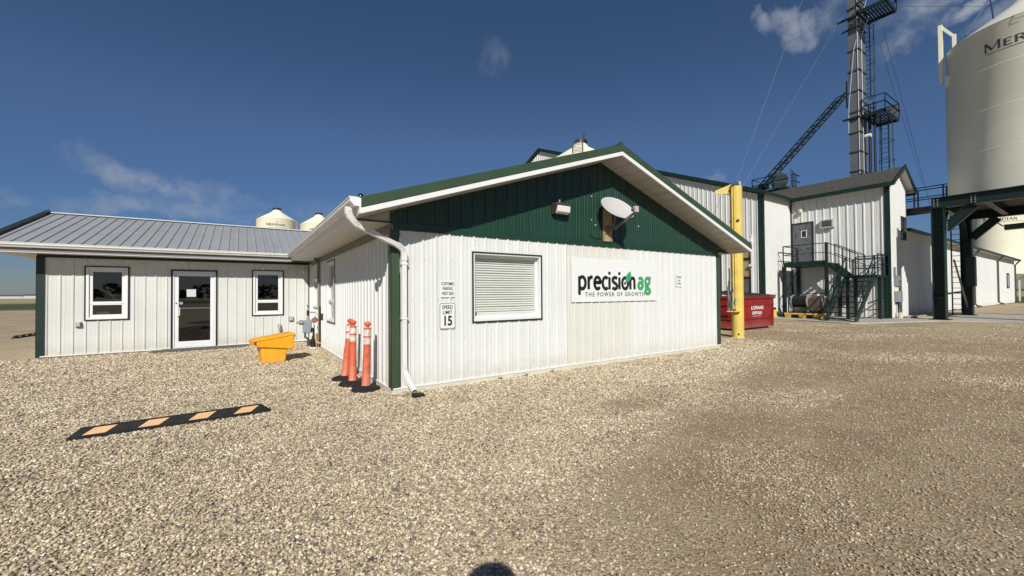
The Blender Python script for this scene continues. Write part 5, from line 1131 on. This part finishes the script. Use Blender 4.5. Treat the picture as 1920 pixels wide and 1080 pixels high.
# fixed ladder by the rear column, and the walkway that leads off it
la = root('ladder', (36.6, 5.3, 0), 'dark steel ladder rising behind the rear column of the silo stand', 'ladder')
for y in (5.9, 5.05): tb2('rail', (36.7, y, 0), (36.7, y, 7.2), .06, p=la)
for k in range(20): tb2('rung', (36.7, 5.9, .35 + k * .33), (36.7, 5.05, .35 + k * .33), .035, p=la)
wk = root('walkway', (32.3, 6.2, 6.0), 'dark steel walkway with handrails between the elevator house and the near silo', 'walkway')
boxp('deck', BLACK, wk, 32.25, 33.15, 4.4, 8.6, 5.98, 6.28)
for x in (32.3, 33.1):
    for y in (8.5, 6.62, 5.45, 5.05): tb2('rail_post', (x, y, 6.28), (x, y, 7.38), .06, p=wk)
    tb2('handrail', (x, 8.5, 7.38), (x, 4.6, 7.38), .05, p=wk); tb2('mid_rail', (x, 8.5, 6.82), (x, 4.6, 6.82), .05, p=wk)
part('gate_post', BLACK, wk, lambda b: b.box(32.25, 32.5, 5.0, 5.25, 6.28, 7.45))

# ------------------------------------------------------------------ silos
def glyph_text(parent, nm, m, T, word, u, z, size, sx=1.0, small=.78, gap=.16, th=.13, serif=.10):
    G = {'M': (1.15, [((.0, 0), (.0, 1), 1.0), ((1.0, 0), (1.0, 1), 1.45), ((0, 1), (.5, .12), 1.5), ((.5, .12), (1.0, 1), .8)], [0, 1.0], [0, 1.0]),
         'E': (.74, [((.1, 0), (.1, 1), 1.35), ((.1, .95), (.72, .95), .75), ((.1, .52), (.60, .52), .7), ((.1, .05), (.74, .05), .75)], [], [.1]),
         'R': (.88, [((.1, 0), (.1, 1), 1.35), ((.1, .96), (.5, .96), .7), ((.5, .96), (.70, .85), .8), ((.70, .85), (.70, .62), 1.2), ((.70, .62), (.5, .5), .8), ((.5, .5), (.1, .5), .7), ((.42, .5), (.86, 0), 1.2)], [.1], [.1]),
         'I': (.34, [((.15, 0), (.15, 1), 1.4)], [.15], [.15]),
         'D': (.98, [((.1, 0), (.1, 1), 1.35), ((.1, .96), (.5, .96), .7), ((.5, .96), (.78, .80), .85), ((.78, .80), (.86, .5), 1.2), ((.86, .5), (.78, .2), 1.2), ((.78, .2), (.5, .04), .85), ((.5, .04), (.1, .04), .7)], [], []),
         'A': (1.0, [((.0, 0), (.46, 1), .75), ((.46, 1), (.95, 0), 1.45), ((.2, .34), (.76, .34), .65)], [0, .95], []),
         'N': (1.0, [((.08, 0), (.08, 1), .8), ((.92, 0), (.92, 1), .8), ((.08, 1), (.92, 0), 1.45)], [.08], [.08, .92])}
    b = MB(); x = u
    for i, ch in enumerate(word):
        w, segs, bs, ts = G[ch]; k = size if i == 0 else size * small
        def seg(a, c0, wt, k=k, x=x):
            a = Vector((x + a[0] * k * sx, z + a[1] * k)); c0 = Vector((x + c0[0] * k * sx, z + c0[1] * k)); t = (c0 - a).normalized(); nr = Vector((-t.y, t.x)) * th * wt * size / 2
            n = 3
            for j in range(n):
                p, q = a.lerp(c0, j / n), a.lerp(c0, (j + 1) / n)
                b.add([T(*v) for v in (p + nr, q + nr, q - nr, p - nr)], [(0, 1, 2, 3)])
        for a, c0, wt in segs: seg(a, c0, wt)
        for e in bs: seg((e - .13, .03), (e + .13, .03), .5)
        for e in ts: seg((e - .13, .97), (e + .13, .97), .5)
        x += (w * k + gap * size) * sx
    b.build(nm, m, parent); return x
def silo(name, x, y, r, zb, ze, za, label, m, seg=64, hopper=None, lids=True, legs=0):
    s_ = root(name, (x, y, 0), label, 'silo')
    part('shell', m, s_, lambda b: b.lathe([(r, zb), (r, ze), (r + .02, ze + .03)], (x, y, 0), seg))
    part('roof_cone', m, s_, lambda b: b.lathe([(r + .02, ze + .03), (r * .28, za - (za - ze) * .28 + .02), (.30, za - .02), (0, za)], (x, y, 0), seg))
    for k in range(1, 4):
        zz = zb + (ze - zb) * k / 4; part('weld_seam', m, s_, lambda b: b.lathe([(r, zz - .02), (r + .006, zz - .01), (r + .006, zz + .01), (r, zz + .02)], (x, y, 0), seg))
    if hopper is not None: part('hopper', m, s_, lambda b: b.lathe([(r, zb), (.35, hopper), (.35, hopper - .3)], (x, y, 0), seg))
    if lids: part('lid', BLACK, s_, lambda b: b.lathe([(.42, za - .06), (.42, za + .10), (.2, za + .16), (0, za + .16)], (x, y, 0), 20))
    for k in range(legs):
        a = 2 * math.pi * k / legs + .3; part('leg', m, s_, lambda b: b.bar((x + (r - .05) * math.cos(a), y + (r - .05) * math.sin(a), 0), (x + (r - .05) * math.cos(a), y + (r - .05) * math.sin(a), zb + .3), .16, .16))
    return s_
def onshell(x, y, r, a0):   # u metres round the shell to the right as seen from the camera, d unused
    return lambda u, z: (x + (r + .012) * math.cos(a0 + u / r), y + (r + .012) * math.sin(a0 + u / r), z)
INK = mat('faded_navy_print', (.03, .035, .055), .5, var=0)
# near silo on the stand
NX, NY, NR = 32.65, 2.3, 3.0
ns_ = silo('grain_silo', NX, NY, NR, 6.3, 14.15, 16.3, 'huge ivory silo on the dark green stand, cut by the right edge, with MERI lettering', BINNEAR, 128, lids=False)
def ang(px_, r=NR, x=NX, y=NY):      # angle on the shell hit by the ray through photo column px_
    d = pix(px_, 300); dx, dy = d.x, d.y; l = math.hypot(dx, dy); dx /= l; dy /= l
    t = x * dx + y * dy; q = t * t - (x * x + y * y - r * r); t -= math.sqrt(max(q, 0)); return math.atan2(t * dy - y, t * dx - x)
a_m = ang(1853)
endx = glyph_text(ns_, 'lettering', INK, onshell(NX, NY, NR, a_m), 'MERIDIAN', 0, 12.93, .42, sx=1.12)
part('underline', INK, ns_, lambda b: [b.add([onshell(NX, NY, NR, a_m)(u, z) for u, z in ((u0, 12.80), (u0 + .2, 12.80), (u0 + .2, 12.825), (u0, 12.825))], [(0, 1, 2, 3)]) for u0 in [k * .2 for k in range(17)]])
part('vent_arm', CREAM, ns_, lambda b: (b.bar((31.3, 5.25, 12.6), (31.3, 5.25, 15.75), .16, .16), b.bar((31.3, 5.25, 15.7), (31.3, 4.75, 14.9), .12, .12), b.bar((31.3, 4.75, 15.0), (31.3, 4.75, 14.1), .14, .14), b.bar((31.3, 5.0, 12.3), (31.35, 5.0, 12.9), .2, .35)))
part('roof_bracket', mat('blue_steel', (.02, .05, .12), .5), ns_, lambda b: (b.bar((31.0, 4.3, 14.6), (31.3, 3.5, 16.2), .09, .09), b.bar((31.3, 3.5, 16.2), (31.3, 3.4, 15.1), .06, .06)))
part('roof_pipe', STEELG, ns_, lambda b: b.bar((31.6, 3.3, 17.6), (32.0, 2.4, 16.5), .16, .12))
part('tie_hook', GREYM, ns_, lambda b: b.tube([onshell(NX, NY, NR, ang(1908))(0, 14.2), onshell(NX, NY, NR + .08, ang(1911))(0, 13.95), onshell(NX, NY, NR + .08, ang(1918))(.15, 13.95)], .015, 6))
# chute under it
part('chute', mat('dark_grey_chute', (.05, .055, .06), .45), fr_, lambda b: b.bar((33.2, 3.4, 4.78), (33.2, -1, 4.9), .5, .26))
tb2('chute_hanger', (33.2, 4.1, 5.6), (33.2, 3.45, 4.85), .05)
# far silo seen through the stand
fs = silo('grain_silo', 83.2, 9.55, 2.9, 3.6, 13.5, 15.3, 'far cream hopper silo seen between the columns of the silo stand', CREAM, 64, hopper=1.2, legs=6)
a_f = ang(1842, 2.9, 83.2, 9.55); glyph_text(fs, 'lettering', INK, onshell(83.2, 9.55, 2.9, a_f), 'MERIDIAN', 0, 10.4, .46, sx=1.0)
part('underline', INK, fs, lambda b: [b.add([onshell(83.2, 9.55, 2.9, a_f)(u, z) for u, z in ((u0, 10.22), (u0 + .3, 10.22), (u0 + .3, 10.26), (u0, 10.26))], [(0, 1, 2, 3)]) for u0 in [k * .3 for k in range(13)]])
# two silos beyond the annex
for i, (xa, xb, xc, ze, za, D, lab) in enumerate([(480.2, 558, 519.5, 9.75, 11.05, 50, 'left cream silo with dark MERIDIAN lettering behind the annex roof'), (562.6, 633, 598, 10.15, 11.6, 54, 'second cream silo, half hidden behind the white gutter of the office')]):
    d = pix(xc, 400); h = Vector((d.x, d.y)).normalized(); d1 = pix(xa, 400); d2 = pix(xb, 400)
    al = abs(math.atan2(d1.x, d1.y) - math.atan2(d2.x, d2.y)) / 2; c0 = h * (D + 2); r = (D + 2) * math.sin(al)
    s_ = silo('grain_silo', c0.x, c0.y, r, 3.2, ze, za, lab, CREAM, 64, hopper=1.0, legs=6); a_ = ang(xc, r, c0.x, c0.y)
    glyph_text(s_, 'lettering', INK, onshell(c0.x, c0.y, r, a_), 'MERIDIAN', -.98, ze - .78 if i == 0 else ze - .86, .27, sx=1.0, th=.16)
    part('underline', INK, s_, lambda b: [b.add([onshell(c0.x, c0.y, r, a_)(u, z) for u, z in ((u0, ze - 1.0), (u0 + .2, ze - 1.0), (u0 + .2, ze - .98), (u0, ze - .98))], [(0, 1, 2, 3)]) for u0 in [-.9 + k * .2 for k in range(9)]])
    part('logo_dot', INK, s_, lambda b: b.add([onshell(c0.x, c0.y, r, a_)(.06 * math.cos(q_) + .02, ze - .40 + .06 * math.sin(q_)) for q_ in [k for k in range(6)]], [tuple(range(6))]))
    lad = mat('blue_grey_ladder', (.10, .14, .22), .5); lf = Vector((-h.y, h.x)) 
    e0 = Vector((c0.x, c0.y, 0)) + Vector((lf.x, lf.y, 0)) * (r * .98); mid = Vector((c0.x, c0.y, 0))
    for o_ in (0, .5): 
        q1 = e0 + Vector((h.x, h.y, 0)) * o_; q2 = mid + Vector((h.x, h.y, 0)) * o_ + Vector((lf.x, lf.y, 0)) * .5
        part('ladder_rail', lad, s_, lambda b: (b.bar(q1 + Vector((0, 0, ze - 3)), q1 + Vector((0, 0, ze + .45)), .05, .05), b.bar(q1 + Vector((0, 0, ze + .35)), q2 + Vector((0, 0, za + .55)), .045, .045), b.bar(q2 + Vector((0, 0, za + .55)), q2 + Vector((0, 0, za)), .04, .04)))
    for k in range(7):
        a = k / 7; q1 = (e0 + Vector((0, 0, ze + .35))).lerp(mid + Vector((lf.x, lf.y, 0)) * .5 + Vector((0, 0, za + .55)), a); part('ladder_rung', lad, s_, lambda b: b.bar(q1, q1 + Vector((h.x, h.y, 0)) * .5, .03, .03))
# small silo peeking over the office ridge
ps = silo('grain_silo', 17.1, 18.1, 2.05, 1.5, 9.25, 10.60, 'cream silo roof with ladder peeking over the ridge of the office', CREAM, 64)
hd = Vector((-.69, -.73, 0)); sd2 = Vector((.73, -.69, 0)); tp = Vector((17.1, 18.1, 0))
for s_ in (-.28, .28): part('ladder_rail', mat('tan_ladder', (.10, .085, .06), .6), ps, lambda b: b.bar(tp + hd * 2.1 + sd2 * (s_ - .12) + Vector((0, 0, 9.38)), tp + hd * .35 + sd2 * (s_ - .12) + Vector((0, 0, 10.66)), .035, .035))
for k in range(9):
    q = (tp + hd * 2.1 + Vector((0, 0, 9.35))).lerp(tp + hd * .35 + Vector((0, 0, 10.62)), k / 8) - sd2 * .12; part('ladder_rung', MATS['tan_ladder'], ps, lambda b: b.bar(q - sd2 * .28, q + sd2 * .28, .022, .022))
part('lid_lever', GREYDS, ps, lambda b: b.bar(tp + sd2 * .2 + Vector((0, 0, 10.6)), tp + sd2 * .28 + Vector((0, 0, 11.2)), .10, .16))

# ------------------------------------------------------------------ bucket elevator
LGX, LGX1, LGY0, LGY1 = 37.0, 38.4, 10.31, 10.92
le = root('bucket_elevator', (37.7, 10.6, 0), 'tall galvanised bucket elevator leg with dark flanges rising behind the elevator house', 'bucket elevator')
zf_ = [10.2, 11.6, 13.0, 14.5, 16.0, 17.5, 19.0, 20.6, 22.1, 23.6, 25.1, 26.6, 28.0]
for k, z in enumerate([0] + zf_[:-1]): part('casing', GALV, le, lambda b: b.box(LGX, LGX1, LGY0, LGY1, z + .04, zf_[k] - .04))
FLG = mat('dark_flange', (.045, .055, .06), .5)
for z in zf_: part('flange', FLG, le, lambda b: b.box(LGX - .06, LGX1 + .06, LGY0 - .06, LGY1 + .06, z - .045, z + .045))
part('head', GALV, le, lambda b: b.box(LGX - .2, LGX1 + .2, LGY0 - .3, LGY1 + .3, 28.05, 29.6), bevel=.2)
part('pipe', WTRIM, le, lambda b: b.tube([(LGX - .03, LGY0 + .06, 9), (LGX - .03, LGY0 + .06, 24)], .018, 6)); part('pipe', WTRIM, le, lambda b: b.tube([(LGX + .45, LGY0 - .05, 9), (LGX + .45, LGY0 - .05, 20), (LGX + .9, LGY0 - .4, 21.5)], .016, 6))
part('rope', PRINTW, le, lambda b: b.tube([(LGX - .02, LGY1 + .05, 13), (LGX - .1, LGY1 - .02, 15), (LGX - .1, LGY0 + .25, 19), (LGX + .2, LGY0 - .1, 21), (LGX + .2, LGY0 - .6, 23), (LGX, LGY0 - .7, 27)], .013, 5))
def plat(x0, x1, y0, y1, z, label, grate=True, rails=True):
    p = root('service_platform', ((x0 + x1) / 2, (y0 + y1) / 2, z), label, 'platform', 'platforms on the bucket elevator')
    for a in ((x0, x1, y0, y0 + .08), (x0, x1, y1 - .08, y1), (x0, x0 + .08, y0, y1), (x1 - .08, x1, y0, y1)): part('edge_beam', STEELG, p, lambda b: b.box(*a, z - .22, z))
    if grate:
        n = int((y1 - y0) / .16)
        for k in range(n): part('grate_bar', STEELG, p, lambda b: b.box(x0 + .08, x1 - .08, y0 + .1 + k * .16, y0 + .2 + k * .16, z - .05, z - .01))
    if rails:
        for (a, c0) in (((x0, y0), (x1, y0)), ((x1, y0), (x1, y1)), ((x0, y1), (x0, y0)), ((x1, y1), (x0, y1))):
            for h in (1.07, .55, .12 if False else .55): tb2('handrail', (*a, z + h), (*c0, z + h), .05, p=p)
            tb2('rail_post', (*a, z), (*a, z + 1.07), .055, p=p)
    return p
plat(LGX + .0, 40.15, 8.93, LGY0 - .08, 14.15, 'lower railed green platform on the south side of the bucket elevator')
plat(LGX - .7, LGX1, 8.56, LGY0 - .1, 21.35, 'upper dark platform of the bucket elevator, cut by the top of the photo')
part('support_bar', BLACK, le, lambda b: b.bar((LGX - .1, LGY1 + .35, 14.05), (LGX - .1, LGY0, 14.05), .12, .12)); part('support_bar', BLACK, le, lambda b: b.bar((LGX - .1, LGY1 + .6, 21.4), (LGX - .1, LGY0, 21.4), .12, .14)); part('support_bar', BLACK, le, lambda b: b.bar((LGX - .1, LGY1 + .35, 20.5), (LGX - .05, LGY1, 20.6), .08, .08))
part('inner_shaft', BLACK, le, lambda b: b.tube([(LGX + .7, LGY0 - .35, 7), (LGX + .7, LGY0 - .35, 14.9)], .09, 8))
part('inner_shaft', BLACK, le, lambda b: b.tube([(LGX + .7, LGY0 - .62, 7), (LGX + .7, LGY0 - .62, 15.1)], .075, 8))
def cage(x, y, z0, z1, label, flare=0.0):
    c0 = root('caged_ladder', (x, y, z0), label, 'ladder', 'ladders on the bucket elevator'); r = .38
    for dy in (-.22, .22): tb2('rail', (x - r, y + dy, z0), (x - r, y + dy, z1 + 1), .05, p=c0)
    for k in range(int((z1 - z0) / .35)): tb2('rung', (x - r, y - .22, z0 + .2 + k * .35), (x - r, y + .22, z0 + .2 + k * .35), .03, p=c0)
    nh = max(2, int((z1 - z0) / 1.25) + 1)
    for k in range(nh):
        z = z0 + (z1 - z0) * k / (nh - 1); rr_ = r * (1 + flare * (1 - k / (nh - 1)))
        part('hoop', mat('blue_green_steel', (.02, .045, .06), .5), c0, lambda b: b.tube([(x + rr_ * math.cos(a) * 1.0, y + rr_ * math.sin(a), z) for a in [R(-180 + i * 22.5) for i in range(17)]], .025, 5))
    for a in (-110, -55, 0, 55, 110):
        part('cage_bar', MATS['blue_green_steel'], c0, lambda b: b.tube([(x + r * (1 + flare) * math.cos(R(a)), y + r * (1 + flare) * math.sin(R(a)), z0), (x + r * math.cos(R(a)), y + r * math.sin(R(a)), z0 + (z1 - z0) * .45), (x + r * math.cos(R(a)), y + r * math.sin(R(a)), z1)], .02, 5))
    return c0
cage(39.3, 9.45, 9.6, 13.9, 'caged ladder hanging under the lower platform of the bucket elevator', .25)
cage(38.9, 10.3, 15.9, 21.2, 'caged ladder between the two platforms of the bucket elevator')
part('valve', PRINTW, le, lambda b: b.tube([(LGX + .6, LGY0 - .1, 12.7), (LGX + .6, LGY0 - .45, 12.7)], .14, 10)); boxp('sign_panel', mat('grey_panel', (.12, .13, .13), .5), le, 39.9, 39.95, 8.95, 9.5, 14.3, 15.1)

# inclined truss and its green drive at the barn roof
tr = root('inclined_truss', (31, 13.5, 8.9), 'dark lattice truss slanting from the barn roof up to the bucket elevator', 'truss')
A0, A1 = Vector((30.2, 13.9, 8.75)), Vector((36.6, 11.2, 15.75)); td = (A1 - A0).normalized(); upv = Vector((0, 0, 1)); sd3 = td.cross(upv).normalized(); nv = sd3.cross(td).normalized()
hw, hh_ = .34, .10
cr = [(-hw, -hh_), (hw, -hh_), (hw, hh_), (-hw, hh_)]
TRS = mat('near_black_green_steel', (.004, .010, .010), .5)
for a, c0 in cr: part('chord', TRS, tr, lambda b: b.bar(A0 + sd3 * a + nv * c0, A1 + sd3 * a + nv * c0, .07, .07))
nb = 15
for k in range(nb + 1):
    q = A0.lerp(A1, k / nb)
    for i in range(4):
        if i in (0, 1, 2) or k % 2 == 0: a, c0 = cr[i]; a2, c2 = cr[(i + 1) % 4]; part('lattice_bar', TRS, tr, lambda b: b.bar(q + sd3 * a + nv * c0, q + sd3 * a2 + nv * c2, .05, .05))
part('top_link', TRS, tr, lambda b: (b.bar(A0.lerp(A1, .86), A1 + td * .6, .10, .10), b.bar((LGX - .08, LGY1 + .1, 14.9), (LGX - .08, LGY1 + .1, 16.9), .08, .08)))
bt = root('drive_unit', (31.3, 13.2, 8.6), 'round dark green drive housing with railing at the foot of the truss', 'machine')
part('housing', DGREEN, bt, lambda b: b.tube([(30.95, 13.05, 9.22), (31.55, 13.33, 9.22)], .50, 24)); part('base', TRS, bt, lambda b: b.box(30.6, 32.1, 12.5, 14.2, 8.4, 8.62)); part('motor', TRS, bt, lambda b: b.tube([(30.9, 13.8, 9.0), (30.9, 14.3, 9.0)], .22, 14))
for (a, c0) in (((30.4, 14.6), (30.4, 13.2)), ((30.4, 13.2), (31.0, 12.3)), ((31.0, 12.3), (32.2, 12.3)), ((30.4, 14.6), (31.4, 14.6))):
    for h in (.9, .45, .05): tb2('handrail', (*a, 8.6 + h), (*c0, 8.6 + h), .045, p=bt, m=TRS)
    tb2('rail_post', (*a, 8.5), (*a, 9.5), .045, p=bt, m=TRS)
for k in range(5): tb2('guard_bar', (31.2 + .2 * k, 12.45, 8.7), (31.2 + .2 * k, 12.45, 9.9 - .06 * k), .03, p=bt, m=DGREEN)

# ------------------------------------------------------------------ guy wires
def ray(x, y, D): d = pix(x, y); return Vector((0, 0, 1.5)) + d * (D / math.hypot(d.x, d.y))
for i, (a, c0, r, m, lab) in enumerate([
    ((1577, 26, 38.6), (1150, 262, 30), .009, WIRED, 'dark guy wire running from the upper platform down left to behind the office ridge'),
    ((1400, -10, 42), (1168, 290, 34), .007, WIRED, 'thin dark guy wire at the left, steepest toward the office ridge'),
    ((1515, -30, 30), (1372, 365, 26), .0085, WIRE, 'bright guy wire crossing the clouds down to the yellow post'),
    ((1580, 30, 38.6), (1392, 350, 30), .006, WIRE, 'thin pale guy wire from the leg down to the right of the yellow post'),
    ((1655, 50, 39), (1762, 452, 52), .013, WIRED, 'dark guy wire right of the bucket elevator, passing the walkway'),
    ((1650, 85, 39), (1730, 345, 50), .012, WIRED, 'shorter dark guy wire right of the elevator, left of its twin'),
    ((1640, 12, 40), (1866, 12, 60), .014, WIRED, 'level dark wire near the top right corner')]):
    o = MB().tube([ray(*a), ray(*c0)], r, 6).build('guy_wire', m, None); tag(recenter(o), lab, 'wire', 'guy wires')

# ------------------------------------------------------------------ the photographer, whose shadow falls at the bottom of the picture
def person():
    p = root('person', (-.205, -.345, 0), 'person standing behind the camera with both hands raised, seen only by a shadow', 'person', rz=R(-32))
    J = {'pel': (0, 0, .98), 'sp': (0, .0, 1.2), 'ch': (0, 0, 1.42), 'nk': (0, .01, 1.56), 'hipL': (-.1, 0, .94), 'knL': (-.11, .02, .52), 'anL': (-.12, 0, .09), 'toL': (-.13, .16, .04), 'hipR': (.1, 0, .94), 'knR': (.11, .02, .52), 'anR': (.12, 0, .09), 'toR': (.13, .16, .04),
         'shL': (-.19, 0, 1.48), 'elL': (-.27, .12, 1.24), 'wrL': (-.10, .28, 1.42), 'shR': (.19, 0, 1.48), 'elR': (.27, .12, 1.24), 'wrR': (.10, .28, 1.42)}
    rad = dict(pel=.15, sp=.13, ch=.15, nk=.06, hipL=.1, hipR=.1, knL=.065, knR=.065, anL=.045, anR=.045, toL=.035, toR=.035, shL=.065, shR=.065, elL=.045, elR=.045, wrL=.03, wrR=.03)
    E_ = [('pel', 'sp'), ('sp', 'ch'), ('ch', 'nk'), ('pel', 'hipL'), ('hipL', 'knL'), ('knL', 'anL'), ('anL', 'toL'), ('pel', 'hipR'), ('hipR', 'knR'), ('knR', 'anR'), ('anR', 'toR'), ('ch', 'shL'), ('shL', 'elL'), ('elL', 'wrL'), ('ch', 'shR'), ('shR', 'elR'), ('elR', 'wrR')]
    ks = list(J); me = bpy.data.meshes.new('body'); me.from_pydata([J[k] for k in ks], [(ks.index(a), ks.index(b)) for a, b in E_], [])
    o = bpy.data.objects.new('body', me); COL.objects.link(o); o.parent = p; md = o.modifiers.new('skin', 'SKIN'); sv = me.skin_vertices[0].data
    for i, k in enumerate(ks): sv[i].radius = (rad[k], rad[k]); sv[i].use_root = (i == 0)
    o.modifiers.new('sub', 'SUBSURF').levels = 2; me.materials.append(CLOTH)
    part('head', SKIN, p, lambda b: b.tube([(0, .03, 1.55), (0, .035, 1.60), (0, .04, 1.66), (0, .03, 1.72), (0, .02, 1.78), (0, .01, 1.82)], [.05, .065, .078, .085, .08, .05], 16), local=True)
    part('nose', SKIN, p, lambda b: b.tube([(0, .11, 1.71), (0, .135, 1.68), (0, .115, 1.67)], [.008, .014, .012], 8), local=True)
    part('mouth', mat('lips', (.35, .15, .12), .5), p, lambda b: b.box(-.024, .024, .105, .116, 1.635, 1.645), local=True)
    for s_ in (-1, 1):
        part('eye', PRINTB, p, lambda b: b.tube([(.032 * s_, .095, 1.71), (.032 * s_, .112, 1.71)], .009, 8), local=True); part('ear', SKIN, p, lambda b: b.tube([(.08 * s_, .03, 1.66), (.093 * s_, .025, 1.70), (.085 * s_, .02, 1.73)], [.012, .018, .012], 8), local=True)
    part('cap', CLOTH, p, lambda b: b.tube([(0, .01, 1.735), (0, .01, 1.78), (0, .01, 1.83), (0, .01, 1.85)], [.125, .128, .12, .105], 18), local=True)
    for s_ in (-1, 1):
        part('hand', SKIN, p, lambda b: (b.tube([(.10 * s_, .28, 1.42), (.085 * s_, .30, 1.46), (.075 * s_, .305, 1.49)], [.028, .036, .03], 8), [b.tube([(.075 * s_, .30 + .0 * j, 1.475 - .018 * j), (.05 * s_, .325, 1.48 - .018 * j), (.03 * s_, .32, 1.48 - .018 * j)], .008, 6) for j in range(4)], b.tube([(.085 * s_, .30, 1.46), (.07 * s_, .285, 1.50)], .009, 6)), local=True)
person()

bpy.data.objects['person'].scale = (1.05, 1, .975)

# ------------------------------------------------------------------ shelterbelt trees across the road (behind the camera, seen in the window glass)
q = random.Random(11); b = MB()
for t_ in range(60):
    x, y, h = -420 + t_ * 11 + q.uniform(-5, 5), -330 + q.uniform(-15, 15), q.uniform(4, 10) * (1.5 if 14 < t_ < 30 else 1)
    for k in range(90):
        a = q.uniform(0, 6.28); u = q.uniform(-1, 1); s_ = 8.5 * math.sqrt(max(0, 1 - u * u)) * q.uniform(.45, 1) ** .6
        c0 = Vector((x + s_ * math.cos(a), y + s_ * math.sin(a), h * .5 + u * h * .5)); e = q.uniform(1.2, 2.4); n1 = Vector((q.uniform(-1, 1), q.uniform(-1, 1), q.uniform(-.5, .5))).normalized() * e; n2 = n1.cross(Vector((q.uniform(-1, 1), q.uniform(-1, 1), q.uniform(-1, 1)))).normalized() * e * .6
        b.add([c0 + n1, c0 + n2, c0 - n1, c0 - n2], [(0, 1, 2, 3)])
b.build('shelterbelt', FOLI, None, kind='stuff')

# a few weeds at the foot of the front wall
for i, (x, lab) in enumerate([(4.35, 'small green weed at the foot of the front wall below the blind window'), (4.95, 'tiny green weed at the foot of the front wall left of the cream panels'), (3.8, 'small weed by the wall base nearest the speed limit sign')]):
    q = random.Random(40 + i); b = MB()
    for k in range(16):
        a = q.uniform(0, 6.28); l_ = q.uniform(.03, .08); t1 = Vector((math.cos(a) * l_ * .7, -abs(math.sin(a)) * l_ * .6, l_ * q.uniform(.4, 1))); sd_ = Vector((-math.sin(a), math.cos(a), 0)) * .006
        c0 = Vector((x + q.uniform(-.03, .03), YF - .03, 0)); b.add([c0 - sd_, c0 + sd_, c0 + t1 * .6 + sd_ * 1.2, c0 + t1, c0 + t1 * .6 - sd_ * 1.2], [(0, 1, 2, 3, 4)])
    tag(recenter(b.build('weed', mat('weed_green', (.07, .12, .03), .7), None)), lab, 'weed', 'weeds at the front wall')
